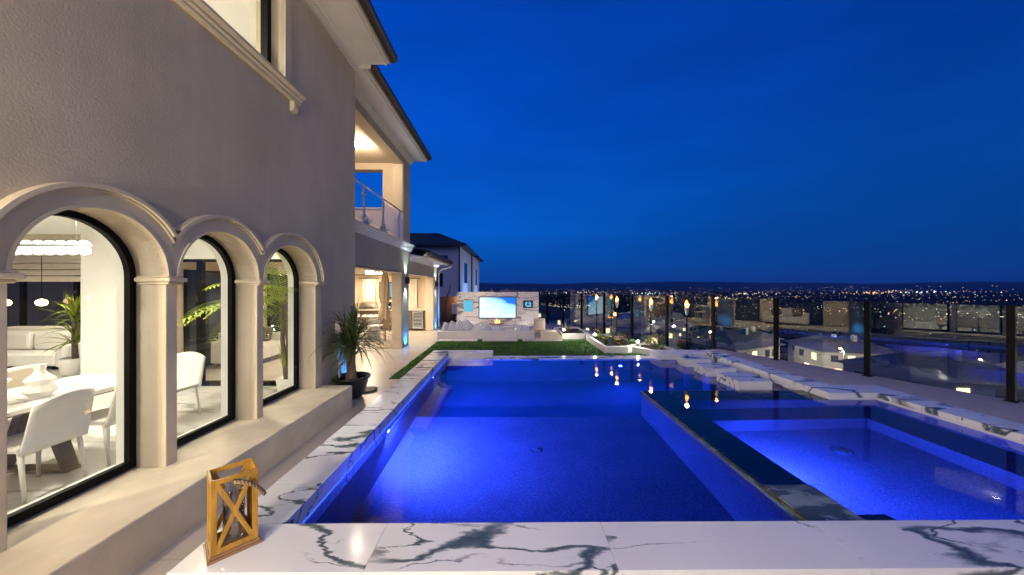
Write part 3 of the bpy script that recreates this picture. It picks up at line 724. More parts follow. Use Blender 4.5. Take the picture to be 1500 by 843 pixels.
# upper room
b = B()
b.box(-9, XI, -1, 6.3, 3.2, 3.3); b.box(-9, XI, -1, 6.3, 6.16, 6.22); b.box(-9.1, -9, -1, 6.3, 3.3, 6.16); b.box(-9, XI, 6.24, 6.33, 3.3, 6.16); b.box(-9, XI, -1.1, -1, 3.3, 6.16)
for k in range(3): b.box(-8.9 + 1.5 * k, -8.75 + 1.5 * k + 0.1, -1, 6.2, 6.02, 6.158)
hp(b, 'upper_room', 'int_white')
b = B(); b.box(-8.8, -5.0, 4.3, 4.42, 5.92, 6.02); b.box(-8.8, -5.0, 5.0, 5.12, 5.92, 6.02); b.box(-5.1, -5.0, 4.42, 5.0, 5.92, 6.02); hp(b, 'ceiling_beam', 'fascia_tan')
# ------------------------------------------------------------------ ground, pool, coping
ZC, ZW, ZSPA = 0.25, 0.088, 0.152
XL, XRT, YN, YB, YF = -1.57, 5.0, 2.40, 5.77, 8.62       # pool left, right, near, step, far
XS0, XS1, YS1 = 2.24, 5.75, 5.30                        # spa rim left, right, inner far
P0 = Vector((7.29, 4.9)); STEP = Vector((-.588, 1.436)); EN = Vector((.925, .379))
def fpt(k, off=0.0): p = P0 + STEP * k + EN * off; return (p.x, p.y)
b = B(); b.box(-16, -1.98, -8, 19, -0.4, 0.0); b.box(-1.98, 9.6, -8, 2.0, -0.4, -0.001)
struct(b.build('patio_floor', 'patio'))
# turf base and lounge floor
b = B(); b.prism([(-2.5, 7.1), (-1.985, 7.1), (-1.985, 9.0), (5.2, 9.0), fpt(3.1, 0.1), fpt(5.2, 0.1), (3.3, 12.5), (-2.5, 12.5)], 0.0, 0.012)
struct(b.build('lawn_base', 'turf'))
b = B(); b.prism([(-1.98, 9.0), fpt(3.2, .25), fpt(9.6, .25), (-1.98, 19)], -0.4, -0.004); struct(b.build('garden_ground', 'concrete'))
# right hand deck beside the fence
b = B(); b.prism([(5.43, 8.98), (5.43, 5.75), (6.20, 5.75), (6.20, 0.5), fpt(3.1 - 6.2, 0.12), fpt(3.1, 0.12)], -0.4, ZC - 0.006)
b.prism([(6.20, 0.5), (6.2, -8), (12.2, -7.4), fpt(-7.1, .12)], -0.4, ZC - 0.007)
struct(b.build('side_deck', 'concrete'))
# basins
b = B()
ZSH, ZDP, ZT = -0.92, -1.85, -0.098
def vq(b, a, c, z0, z1): b.add([(a[0], a[1], z0), (c[0], c[1], z0), (c[0], c[1], z1), (a[0], a[1], z1)], [(0, 1, 2, 3)])
b.add([(XL, YN, ZSH), (XS0, YN, ZSH), (XS0, YB, ZSH), (XL, YB, ZSH)], [(0, 1, 2, 3)])
b.add([(XL, YB, ZDP), (XRT, YB, ZDP), (XRT, YF, ZDP), (XL, YF, ZDP)], [(0, 1, 2, 3)])
vq(b, (XL, YB), (XS0, YB), ZDP, ZSH)
vq(b, (XL, YN), (XL, YB), ZSH, ZT); vq(b, (XL, YB), (XL, YF), ZDP, ZT)
vq(b, (XL, YN), (XS0, YN), ZSH, ZT); vq(b, (XL, YF), (XRT, YF), ZDP, ZT); vq(b, (XRT, YB), (XRT, YF), ZDP, ZT)
vq(b, (XS0, YN), (XS0, YB), ZSH, 0.114); vq(b, (XS0, YB), (XRT, YB), ZDP, 0.114)
struct(b.build('pool_basin', 'plaster'))
b = B()
SX0, SZ = 2.66, -0.72
b.add([(SX0, YN, SZ), (XS1, YN, SZ), (XS1, YS1, SZ), (SX0, YS1, SZ)], [(0, 1, 2, 3)])
vq(b, (SX0, YN), (SX0, YS1), SZ, 0.12); vq(b, (SX0, YS1), (XS1, YS1), SZ, 0.12); vq(b, (XS1, YN), (XS1, YS1), SZ, 0.12); vq(b, (SX0, YN), (XS1, YN), SZ, 0.12)
b.box(XS1 - 0.62, XS1 - 0.002, YN + 0.01, YS1 - 0.01, SZ + 0.002, -0.30)          # submerged seat along the far side
b.box(SX0 + 0.01, XS1 - 0.63, YS1 - 0.45, YS1 - 0.012, SZ + 0.002, -0.30)
struct(b.build('spa_basin', 'plaster'))
# dark wet spa rim
b = B()
b.box(XS0, SX0 - 0.003, YN, YB, 0.115, 0.140, rt()); b.box(SX0 - 0.001, XRT - 0.004, YS1 + 0.004, YB, 0.115, 0.1405, rt())
b.box(XS0 + .002, SX0 + .002, YN, 2.99, 0.13, 0.160, rt())
struct(b.build('spa_rim', 'wet_stone'))
b = B(); b.box(SX0 + 0.01, 3.12, YN, 2.80, SZ, -0.12); struct(b.build('spa_step', 'wet_stone', bevel=0.04))
b = B(); b.box(XS0 - 0.012, XS0 - 0.001, YN, YB, 0.139, 0.150); b.box(XS0 - 0.012, XRT - .01, YB + .001, YB + 0.010, 0.139, 0.1485); struct(b.build('rim_trim', 'brass'))
# water
b = B(); b.add([(XL, YN, ZW), (XS0 - .013, YN, ZW), (XS0 - .013, YB + .011, ZW), (XRT, YB + .011, ZW), (XRT, YF, ZW), (XL, YF, ZW)], [(0, 1, 2, 3, 4, 5)])
struct(b.build('pool_water', 'water'))
b = B(); b.add([(XS0, YN, ZSPA), (XS1, YN, ZSPA), (XS1, YS1 + .0, ZSPA), (XRT - .001, YS1, ZSPA), (XRT - .001, YB, ZSPA), (XS0, YB, ZSPA)], [(0, 1, 2, 3, 4, 5)])
struct(b.build('spa_water', 'water'))
# coping: every slab its own box with its own veins
b = B(); G = 0.0009
def slab(x0, x1, y0, y1, z0=-0.1, z1=ZC): b.box(x0 + G, x1 - G, y0 + G, y1 - G, z0, z1, rt())
ys = [1.985, 2.9, 4.1, 5.3, 6.5, 7.7, 9.0]
for a, c in zip([2.4] + ys[1:], ys[1:]): slab(-1.98, XL, a, c)
xs = [-1.98, -0.85, 0.64, 2.13, 3.62, 5.11, 6.60, 8.1]
for a, c in zip(xs, xs[1:]): slab(a, c, 1.985, YN)
slab(XL, -0.42, YF, 9.0)
for a, c in zip([-0.42, 0.75, 1.95, 3.1], [0.75, 1.95, 3.1, 3.72]): slab(a, c, YF, 9.0, -0.1, 0.099)
slab(3.72, 4.60, 8.38, 9.0); slab(4.60, 5.43, 8.60, 9.0)
for a, c in zip([5.75, 6.9, 8.0], [6.9, 8.0, 8.6]): slab(XRT, 5.43, a, c)
slab(XRT, 6.20, YS1, 5.75)
for a, c in zip([2.4, 3.3, 4.3], [3.3, 4.3, YS1]): slab(XS1, 6.20, a, c)
struct(b.build('pool_coping', 'marble', bevel=0.0025))
b = B(); b.box(XRT + .01, XS1 - 0.002, YS1 - 0.02, YS1 - 0.003, 0.13, 0.175); b.box(XS1 - 0.018, XS1 - 0.003, YN, YS1 - .02, 0.13, 0.175); struct(b.build('spa_waterline_tile', 'ceramic'))  # pale band along the spa waterline
# blue glow strip added under the left coping lip for the glow coming off the water
M['led_strip'] = emat('blue led strip', (.02, .09, 1.0), 2.2)
b = B(); b.box(XL + .0005, XL + .006, YN + .02, YF - .02, 0.108, 0.116); tag(b.build('led_strip', 'led_strip', loc=(XL, 5.5, .11)), 'thin blue light strip under the left pool edge', 'light strip')
# stepping pads
pads = [(4.03, 4.62, 5.96, 6.60), (4.03, 4.63, 6.92, 7.42), (4.03, 4.62, 7.76, 8.24)]
for i, (x0, x1, y0, y1) in enumerate(pads):
    t = thing('stepping_pad', ['marble stepping pad nearest the spa, widest of the three in the pool', 'middle marble stepping pad between two others in the pool', 'marble stepping pad farthest from the spa, beside the far pool corner'][i], 'stepping pad', ((x0 + x1) / 2, (y0 + y1) / 2, -0.1))
    t['group'] = 'marble stepping pads across the pool corner'
    bb = B(); bb.box(x0, x1, y0, y1, 0.06, ZC, rt()); bb.build('slab', 'marble', t, bevel=0.004)
    bb = B(); bb.box(x0 + .12, x1 - .12, y0 + .12, y1 - .12, ZDP, 0.059); bb.build('pedestal', 'plaster', t)
# pool lamps set in the walls
def pool_light(x, y, z, d, label, p=60, spot=120, aim=None, color=BLUE):
    t = thing('pool_light', label, 'pool light', (x, y, z)); d = Vector(d)
    bb = B(); q = d.to_track_quat('Z', 'Y').to_matrix().to_4x4(); q.translation = (x, y, z)
    def lz(prof):
        s = B().lathe(prof, n=18); return [q @ Vector(v) for v in s.v], s.f
    bb.add(*lz([(0.055, -0.01), (0.055, 0.006), (0.042, 0.010), (0.040, 0.004)])); bb.build('rim', 'steel', t, smooth=True)
    bb = B(); bb.add(*lz([(0.038, 0.002), (0.030, 0.010), (0.001, 0.013)])); bb.build('lens', 'pool_led', t, smooth=True)
    a = Vector(aim) if aim else d + Vector((0, 0, -0.30))
    lamp('SPOT', Vector((x, y, z)) + d * 0.05, p, color, t, radius=0.03, spot=spot, aim=a, blend=1.0)
    return t
pool_light(XL + 0.002, 4.42, -0.02, (1, 0, 0), 'blue pool light just under the left coping, nearer one', 950, 160, (.70, .42, -.75), (.07, .10, 1))
pool_light(XL + 0.002, 7.0, -0.02, (1, 0, 0), 'blue pool light just under the left coping, farther one by the lawn', 460, 160, (1, .1, -.6))
pool_light(0.4, YN + 0.002, -0.3, (0, 1, 0), 'blue pool light in the near pool wall below the marble edge', 22, 165)  # unseen lamp added to fill the near pool
pool_light(2.8, YF - 0.003, -0.6, (0, -1, 0), 'blue pool light in the far pool wall under the lawn edge', 230, 150)  # added to fill the deep end with blue
pool_light(4.2, YN + 0.003, -0.15, (0.15, 1, 0), 'blue spa light in the near spa wall', 45, 160, (.15, 1, -.4))  # assumed lamp, out of sight, helping to light the spa
pool_light(SX0 + 0.003, 3.75, -0.12, (1, 0, 0), 'blue spa light in the inner side of the stone rim', 480, 160, (.85, .10, -.6), (.07, .10, 1))  # lamp assumed from the bright patch on the spa floor
# drains
def drain(x, y, z, r, label):
    t = thing('pool_drain', label, 'drain', (x, y, z))
    bb = B(); bb.lathe([(r, 0.001), (r, 0.012), (r * .82, 0.014), (r * .8, 0.006)], x, y, z, 28); bb.build('ring', 'plaster', t, smooth=True)
    bb = B(); bb.lathe([(r * .7, 0.003), (r * .7, 0.012), (r * .3, 0.018), (0.002, 0.018)], x, y, z, 24); bb.build('grate', 'plaster', t, smooth=True)
drain(0.36, 4.75, ZSH, 0.085, 'small round drain on the main pool floor')
drain(4.15, 4.25, SZ, 0.115, 'larger round drain on the bright spa floor')

# turf blades
def in_lawn(x, y):
    if y < 9.0: return x < -1.99
    f = P0.x + (y - P0.y) * (STEP.x / STEP.y) + 0.05
    return x < f and not (y > 9.7 and x > 2.72) and not (y > 11.93)
b = B(); c = 0
vs = []; fs = []
for i in range(52000):
    x = random.uniform(-2.5, 5.2); y = random.uniform(7.15, 12.5)
    if y < 9 and random.random() < 0.0: continue
    if not in_lawn(x, y):
        if not (11.93 <= y < 12.4 and (abs(x + 1.04) < .09 or abs(x - .38) < .09)): continue
    h = random.uniform(0.022, 0.055); a = random.uniform(0, 2 * PI); wd = 0.007; l = random.uniform(-.02, .02); l2 = random.uniform(-.02, .02)
    k = len(vs); dx, dy = math.cos(a) * wd, math.sin(a) * wd
    vs += [(x - dx, y - dy, 0.010), (x + dx, y + dy, 0.010), (x + l, y + l2, 0.010 + h)]; fs.append((k, k + 1, k + 2))
b.add(vs, fs)
tag(b.build('lawn_grass', 'grass'), 'short green turf between the pool and the sunken lounge', 'grass', kind='stuff')
# ------------------------------------------------------------------ glass fence
fence = thing('glass_fence', 'clear glass pool fence on black square posts along the valley edge', 'fence', (P0.x, P0.y, 0))
ang = math.atan2(STEP.y, STEP.x)
for k in range(-7, 11):
    x, y = fpt(k); z0 = ZC - 0.01 if k <= 3 else -0.01
    m = Matrix.Translation((x, y, (z0 + 1.645) / 2)) @ Matrix.Rotation(ang, 4, 'Z')
    b = B().mbox(0.075, 0.075, 1.645 - z0, m); b.mbox(0.12, 0.12, 0.016, Matrix.Translation((x, y, z0 + 0.01)) @ Matrix.Rotation(ang, 4, 'Z'))
    b.build('post', 'black_metal', fence, bevel=0.004)
for k in range(-7, 10):
    x, y = fpt(k + 0.5); z0 = ZC + 0.05 if k < 3 else 0.06
    L = STEP.length - 0.08
    B().mbox(L, 0.012, 1.63 - z0, Matrix.Translation((x, y, (z0 + 1.63) / 2)) @ Matrix.Rotation(ang, 4, 'Z')).build('pane', 'fence_glass', fence)

# ------------------------------------------------------------------ television wall and lounge
YT = 16.5
t = thing('marble_wall', 'free standing veined marble feature wall behind the sunken lounge', 'wall', (-0.55, YT, 0))
b = B()
for i, (x0, x1) in enumerate([(-2.54, -1.2), (-1.2, 0.12), (0.12, 1.42)]): b.box(x0 + .0006, x1 - .0006, YT, YT + 0.3, -0.4, 1.685, (0.3 + i * .002, .2, .7))
b.build('slab', 'marble_wall', t)
b = B(); b.box(-2.5, 1.4, YT - 0.02, YT - 0.003, 0.0, 0.10); b.build('plinth', 'paver', t)
t = thing('television', 'large lit television showing sky and clouds on the marble wall', 'television', (-0.56, YT - 0.05, 0.93))
b = B(); x0, x1, z0, z1 = -1.475, 0.345, 0.405, 1.465; f = 0.045
b.box(x0, x1, YT - .07, YT - .001, z0, z0 + f); b.box(x0, x1, YT - .07, YT - .001, z1 - f, z1); b.box(x0, x0 + f, YT - .07, YT - .001, z0 + f, z1 - f); b.box(x1 - f, x1, YT - .07, YT - .001, z0 + f, z1 - f)
b.build('bezel', 'tv_frame', t, bevel=0.005)
b = B(); b.box(x0 + f, x1 - f, YT - .055, YT - .04, z0 + f, z1 - f); b.build('screen', 'screen', t)
t = thing('light_panel', 'pale blue lit panel on the marble wall left of the television', 'panel', (-1.97, YT - .03, 1.0))
b = B(); b.box(-2.20, -1.75, YT - .05, YT - .001, 0.72, 1.28); b.build('body', 'trim_white', t, bevel=.006)
b = B(); b.box(-2.185, -1.765, YT - .056, YT - .051, 0.735, 1.265); b.build('diffuser', 'panel_blue', t)
t = thing('ring_emblem', 'navy square plaque with a glowing ring emblem right of the television', 'plaque', (0.91, YT - .03, 1.05))
b = B(); b.box(0.66, 1.15, YT - .04, YT - .001, 0.90, 1.28); b.build('board', 'emblem_back', t, bevel=.006)
b = B(); n = 26; cx, cz = 0.905, 1.10
def ringseg(r0, r1, a0, a1, n=26):
    vs = []
    for i in range(n + 1):
        a = a0 + (a1 - a0) * i / n
        for r, y in ((r0, YT - .05), (r1, YT - .05), (r1, YT - .039), (r0, YT - .039)): vs.append((cx + r * math.sin(a), y, cz + r * math.cos(a)))
    fs = []
    for i in range(n):
        k = 4 * i
        for j in range(4): fs.append((k + j, k + (j + 1) % 4, k + 4 + (j + 1) % 4, k + 4 + j))
    b.add(vs, fs)
ringseg(0.085, 0.135, R(25), R(335)); b.mbox(0.11, 0.011, 0.035, Matrix.Translation((cx + .10, YT - .045, cz - .10)) @ Matrix.Rotation(R(45), 4, 'Y'))
b.mbox(0.05, 0.011, 0.05, Matrix.Translation((cx, YT - .045, cz + .02)) @ Matrix.Rotation(R(45), 4, 'Y'))
b.build('ring', 'emblem_blue', t)

# lounge seat wall with pavers
t = thing('lounge_wall', 'low white plaster seat wall round the sunken lounge', 'seat wall', (-0.6, 12.5, 0))
b = B(); b.box(-2.62, 0.92, 12.42, 12.62, -.02, 0.30); b.box(-2.62, -2.42, 12.62, 15.4, -.02, 0.30); b.build('wall', 'paver', t, bevel=.01)
b = B(); b.box(-2.41, 0.90, 12.63, 13.2, -.02, 0.16); b.box(-2.41, -1.9, 13.2, 15.4, -.02, 0.16); b.box(-1.9, 1.2, 15.0, 15.4, -.02, .16); b.build('bench', 'paver', t, bevel=.01)
t = thing('plaster_plinth', 'cream plaster block with a sloped end at the right of the lounge', 'plinth', (1.4, 12.4, 0))
b = B(); b.extr_y([(1.12, -.02), (1.88, -.02), (1.88, .16), (1.70, .33), (1.12, .33)], 12.1, 12.7); b.build('block', 'cream_stucco', t, bevel=.008)
b = B(); b.box(0.93, 1.11, 12.05, 12.6, -.01, .10); b.build('step', 'cream_stucco', t)
for i, (x0, x1) in enumerate([(-2.5, -1.13), (-0.95, 0.29), (0.47, 1.86)]):
    bb = B(); bb.box(x0, x1, 11.93, 12.41, -.02, 0.04); o = bb.build('lounge_paver', 'paver', loc=((x0 + x1) / 2, 12.2, 0), bevel=.006)
    tag(o, ['white paver strip in the lawn below the striped cushion fan, leftmost', 'middle white paver strip between two grass notches before the lounge', 'white paver strip in front of the cream plaster block'][i], 'paver', 'white pavers before the lounge')
# cushions
def cushion_mesh(w, h, th, n=10):
    b = B(); vs = []; fs = []
    for sgn in (-1, 1):
        for i in range(n + 1):
            for j in range(n + 1):
                u, v = 2 * i / n - 1, 2 * j / n - 1
                k = (1 - u ** 4) * (1 - v ** 4)
                px, pz = u * (1 - .06 * (1 - v * v) * 0), v
                vs.append((px * w / 2 * (1 - .05 * v * v * abs(u)), sgn * th / 2 * max(.04, k ** .5), pz * h / 2 * (1 - .05 * u * u * abs(v))))
    m = (n + 1) ** 2
    for s in (0, 1):
        for i in range(n):
            for j in range(n):
                a = s * m + i * (n + 1) + j; q = (a, a + n + 1, a + n + 2, a + 1)
                fs.append(q if s == 0 else q[::-1])
    b.add(vs, fs); return b
def striped_mat():
    m, nt_, out = new_mat('striped cushion cloth')
    p = nt_.nodes.new('ShaderNodeBsdfPrincipled'); p.inputs['Roughness'].default_value = .9
    tc_ = nt_.nodes.new('ShaderNodeTexCoord'); wv = N(nt_, 'ShaderNodeTexWave', Scale=3.6); wv.bands_direction = 'X'
    nt_.links.new(tc_.outputs['Object'], wv.inputs['Vector'])
    r = ramp(nt_, [(0.42, (0.62, 0.62, 0.65)), (0.58, (0.40, 0.41, 0.47))]); nt_.links.new(wv.outputs['Fac'], r.inputs['Fac'])
    nt_.links.new(r.outputs['Color'], p.inputs['Base Color']); nt_.links.new(p.outputs[0], out.inputs[0]); return m
M['striped'] = striped_mat()
cu = cushion_mesh(.46, .42, .15)
def put_cushion(x, y, z, rx, rz, ry, mat, label, grp='scatter cushions in the sunken lounge'):
    o = cu.build('cushion', mat, loc=(0, 0, 0), smooth=True); o.location = (x, y, z); o.rotation_euler = (R(rx), R(ry), R(rz)); tag(o, label, 'cushion', grp)
FAN = ['leftmost striped cushion of the leaning fan on the seat wall', 'second cushion from the left in the leaning fan', 'third cushion in the leaning striped fan', 'last cushion of the leaning fan, toward the television']
for i in range(4): put_cushion(-2.28 + .22 * i, 12.72 + .06 * i, .36 + .03 * i, -18, 20 - 8 * i, 24 + 5 * i, 'striped' if i % 2 == 0 else 'cushion', FAN[i])
put_cushion(-1.22, 13.0, .29, -35, -8, 12, 'fabric_white', 'white cushion slumped beside the striped fan')
put_cushion(-0.86, 12.95, .28, -30, 5, 40, 'striped', 'striped cushion tilted on its corner, left of the lounge middle')
put_cushion(-0.50, 13.0, .27, -38, -4, 0, 'striped', 'striped cushion lying left of the pale throw')
put_cushion(0.35, 12.98, .28, -35, 6, 30, 'striped', 'striped cushion on the right half of the lounge bench')
put_cushion(0.62, 13.0, .27, -38, -10, 8, 'striped', 'striped cushion beside the round chair')
b = B(); b.box(-.15, .18, 12.72, 13.1, .165, .30); tag(b.build('folded_throw', 'fabric_white', loc=(0, 12.9, .16), bevel=.05), 'pale folded throw in the middle of the lounge bench', 'throw')
b = B(); b.box(.62, .95, 13.15, 13.6, .17, .36); tag(b.build('blue_pouf', 'cushion', loc=(.8, 13.3, .17), bevel=.04), 'pale blue square pouf behind the cream step', 'pouf')
t = thing('round_chair', 'round backed shell chair at the right end of the lounge', 'chair', (1.12, 12.95, 0))
b = B(); b.lathe([(.05, 0), (.26, .02), (.30, .12), (.27, .17), (.02, .18)], 1.12, 12.95, .16, 20); b.build('seat', 'fabric_tan', t, smooth=True)
b = cushion_mesh(.44, .52, .16); mm = Matrix.Translation((1.13, 12.78, .50)) @ Matrix.Rotation(R(8), 4, 'X'); b.v = [tuple(mm @ Vector(p)) for p in b.v]; b.build('backrest', 'fabric_tan', t, smooth=True)
for i, x in enumerate((-1.9, .85)):  # pair of uplights added to brighten the marble wall
    t = thing('ground_uplight', ['warm ground uplight before the left half of the marble wall', 'warm ground uplight before the right half of the marble wall'][i], 'uplight', (x, 15.6, .16))
    b = B(); b.lathe([(.05, 0), (.055, .015), (.042, .018)], x, 15.6, 0, 16); b.build('ring', 'steel', t, smooth=True)
    b = B(); b.lathe([(.040, .012), (.02, .02), (.001, .021)], x, 15.6, 0, 14); b.build('lens', 'lamp_white', t, smooth=True)
    lamp('SPOT', (x, 15.6, .06), 16, (1, .88, .76), t, radius=.04, spot=150, aim=(.05, .9, 1), blend=.9)
t = thing('fire_bowl', 'small stone fire bowl glowing at the foot of the marble wall', 'fire bowl', (-.55, 15.6, 0))
b = B(); b.lathe([(.10, 0), (.14, .10), (.30, .25), (.32, .30), (.28, .30), (.1, .2)], -.55, 15.6, 0, 20); b.build('bowl', 'concrete', t, smooth=True)
b = B()
for i in range(7): a = i * .9; b.leaf((-.55 + .1 * math.cos(a), 15.6 + .1 * math.sin(a), .22), (math.cos(a) * .2, math.sin(a) * .2, 1), .16 + .05 * (i % 3), .07, .0, 4)
b.build('flame', 'fire', t)
lamp('POINT', (-.55, 15.35, .5), 5, (1, .5, .18), t, radius=.1)
t = thing('glass_lantern_candle', 'tiny candle glass on the lounge wall top', 'candle', (.22, 12.5, .3))
b = B(); b.lathe([(.04, 0), (.05, .02), (.05, .10), (.045, .10), (.043, .02), (.002, .01)], .22, 12.5, .3, 14); b.build('glass', 'ceramic', t, smooth=True)
b = B(); b.lathe([(.012, .02), (.016, .05), (.002, .09)], .22, 12.5, .315, 8); b.build('flame', 'lamp_warm', t)

# ------------------------------------------------------------------ planters with flowers
def planter(poly, h, label, loc):
    t = thing('planter', label, 'planter', loc)
    c = Vector((sum(p[0] for p in poly) / len(poly), sum(p[1] for p in poly) / len(poly)))
    n = len(poly); vs = []
    inn = [(c.x + (p[0] - c.x) * .88, c.y + (p[1] - c.y) * .88) for p in poly]
    for p, q in zip(poly, inn): vs += [(p[0], p[1], -.01), (p[0], p[1], h), (q[0], q[1], h), (q[0], q[1], h - .08)]
    fs = []
    for i in range(n):
        k, l = 4 * i, 4 * ((i + 1) % n); fs += [(k, l, l + 1, k + 1), (k + 1, l + 1, l + 2, k + 2), (k + 2, l + 2, l + 3, k + 3)]
    B().add(vs, fs).build('rim', 'planter', t)
    B().add([(q[0], q[1], h - .06) for q in inn], [tuple(range(n))]).build('soil', 'soil', t)
    return t
planter([(1.93, 12.42), (2.55, 12.42), (2.95, 12.55), (2.95, 14.6), (1.93, 14.6)], .22, 'low white planter box with agaves beside the cream plaster block', (2.4, 13.5, 0))
planter([(2.78, 12.35), (2.74, 9.78), (3.42, 9.78), (3.9, 10.1), (4.1, 11.0), (3.55, 12.5)], .20, 'white angled planter full of flowers at the lawn corner', (3.2, 11, 0))
planter([(3.45, 10.05), (3.98, 9.2), (4.6, 9.35), (4.55, 10.4), (4.15, 10.6)], .19, 'small white planter with shrubs next to the far pool coping', (4.1, 9.9, 0))
def agave(x, y, z, s, mat, label, n=16):
    t = thing('agave', label, 'plant', (x, y, z)); b = B()
    for i in range(n):
        a = 2.4 * i; e = .35 + .9 * i / n
        b.leaf((x, y, z), (math.cos(a) * math.cos(e), math.sin(a) * math.cos(e), math.sin(e)), s * random.uniform(.8, 1.1), s * .17, .1, 5)
    b.build('leaf_rosette', mat, t, smooth=True)
agave(2.15, 13.1, .16, .42, 'agave', 'spiky pale agave with reddish tips in the low white planter')
agave(2.62, 12.75, .16, .22, 'leaf_mid', 'small green agave behind the garden spotlight')
def flower(x, y, z, h, mat, label, n=5, s=.05, leaf='leaf_mid'):
    t = thing('flower_clump', label, 'flower', (x, y, z)); b = B(); st = B(); lf = B()
    for i in range(n):
        a = random.uniform(0, 6.3); d = random.uniform(.02, .14); hh = h * random.uniform(.7, 1.1)
        px, py, pz = x + d * math.cos(a), y + d * math.sin(a), z + hh
        st.tube([(x + .3 * d * math.cos(a), y + .3 * d * math.sin(a), z), (px, py, pz)], .005, 5)
        b = B()
        for k in range(9):
            q = 2 * PI * k / 9; b.leaf((px, py, pz), (math.cos(q), math.sin(q), .35 + .4 * (k % 2)), s, s * .55, .2, 3)
        b.build('flower_head', mat, t)
    for i in range(22):
        a = random.uniform(0, 6.3); e = random.uniform(.2, 1.2)
        lf.leaf((x + random.uniform(-.06, .06), y + random.uniform(-.06, .06), z + random.uniform(0, h * .4)), (math.cos(a) * math.cos(e), math.sin(a) * math.cos(e), math.sin(e)), h * random.uniform(.5, .8), .04, .5, 4)
    st.build('stem', leaf, t); lf.build('leaves', leaf, t)
PL = .14
for (x, y, h, mt, lb, n) in [(3.02, 11.6, .34, 'petal_y', 'tall yellow flowers at the back tip of the angled planter', 4), (2.98, 10.5, .24, 'petal_y', 'low yellow flowers on the lawn side of the angled planter', 6),
        (3.22, 10.25, .20, 'petal_y', 'bright yellow flowers by the front rim of the angled planter', 6), (3.44, 10.5, .26, 'petal_p', 'pink flowers beside the second torch pole', 6),
        (3.5, 11.5, .42, 'petal_p', 'tall pink flower behind the planter middle', 2), (4.98, 9.95, .20, 'petal_r', 'red flowers by the fence behind the small planter', 4),
        (3.2, 10.0, .15, 'petal_p', 'small pink flowers at the front corner of the angled planter', 4)]:
    flower(x, y, PL, h, mt, lb, n)
def shrub(x, y, z, h, r, mat, label, n=70):
    t = thing('shrub', label, 'shrub', (x, y, z)); b = B(); st = B()
    for i in range(n):
        a = random.uniform(0, 6.3); d = r * random.random() ** .5; zz = z + h * random.uniform(.1, .8)
        e = random.uniform(0, 1.2)
        b.leaf((x + d * .7 * math.cos(a), y + d * .7 * math.sin(a), zz), (math.cos(a) * math.cos(e), math.sin(a) * math.cos(e), math.sin(e)), random.uniform(.08, .15), .035, .5, 3)
    for i in range(6):
        a = i * 1.05; st.tube([(x, y, z), (x + r * .6 * math.cos(a), y + r * .6 * math.sin(a), z + h * .75)], .007, 5, .003)
    b.build('leaves', mat, t); st.build('stem', 'trunk', t)
shrub(2.95, 11.1, PL, .26, .16, 'leaf_mid', 'green shrub beside the first garden spotlight')
shrub(3.62, 10.3, PL, .22, .20, 'leaf_mid', 'leafy shrub between the pink flowers and the second spotlight')
shrub(4.15, 10.2, PL, .34, .22, 'agave', 'pale yellow green shrub behind the small planter spotlight')
shrub(4.25, 9.65, PL, .20, .24, 'leaf_mid', 'low green shrub next to the third torch')
shrub(4.45, 10.1, PL, .42, .18, 'agave', 'taller pale shrub near the fence by the third torch')
shrub(3.75, 11.3, PL, .30, .22, 'leaf_mid', 'dark shrub at the back of the angled planter')
def garden_spot(x, y, z, label, p=12):
    t = thing('garden_spotlight', label, 'spotlight', (x, y, z))
    b = B(); b.tube([(x, y, z - .04), (x, y, z + .07)], .012, 8); b.build('stake', 'dark_metal', t)
    d = Vector((-x * .55, -y * .7, .2)).normalized(); q = d.to_track_quat('Z', 'Y').to_matrix().to_4x4(); q.translation = (x, y, z + .10)
    s = B().lathe([(.02, -.05), (.035, -.04), (.042, .03), (.036, .03), (.034, .015)], n=16); b = B().add([q @ Vector(v) for v in s.v], s.f); b.build('housing', 'dark_metal', t, smooth=True)
    s = B().lathe([(.034, .016), (.02, .028), (.001, .031)], n=16); b = B().add([q @ Vector(v) for v in s.v], s.f); b.build('lens', 'lamp_spot', t, smooth=True)
    lamp('POINT', (x + d.x * .1, y + d.y * .1, z + .24), p, (1, .95, .82), t, radius=.014)
garden_spot(1.98, 12.4, .27, 'starry garden spotlight on the low white planter rim by the agaves', 22)
garden_spot(2.83, 11.3, .24, 'garden spotlight on the lawn side of the angled planter', 34)
garden_spot(3.72, 9.85, .24, 'garden spotlight between the angled and the small planter', 34)

# ------------------------------------------------------------------ torches
TL = ['farthest garden torch, beside the back of the angled planter', 'second farthest garden torch, among the pink flowers', 'third garden torch, next to the small planter', 'nearest garden torch, behind the stepping pads']
for i, (x, y, zf) in enumerate([(3.43, 13.38, 1.49), (3.80, 12.03, 1.45), (4.445, 10.68, 1.43), (4.855, 9.3, 1.41)]):
    t = thing('garden_torch', TL[i], 'torch', (x, y, 0), 'burning torches along the glass fence')
    b = B(); b.tube([(x, y, -.02), (x, y, zf - .26)], .016, 8); b.ball((x, y, .82 + .05 * (i % 2)), .045, 10, 6, .8); b.build('pole', 'black_metal', t, smooth=True)
    b = B(); b.lathe([(.018, -.27), (.03, -.24), (.062, -.10), (.066, -.06), (.05, -.055), (.048, -.08)], x, y, zf, 18); b.build('oil_bowl', 'steel', t, smooth=True)
    b = B(); b.lathe([(.02, -.06), (.047, -.02), (.05, .02), (.036, .07), (.014, .12), (.002, .155)], x, y, zf, 12)
    b.v = [(px + .012 * math.sin(30 * pz + i), py + .010 * math.cos(26 * pz), pz) for px, py, pz in b.v]; b.build('flame', 'flame', t, smooth=True)
    lamp('POINT', (x, y, zf + .22), 7, (1, .48, .14), t, radius=.05)

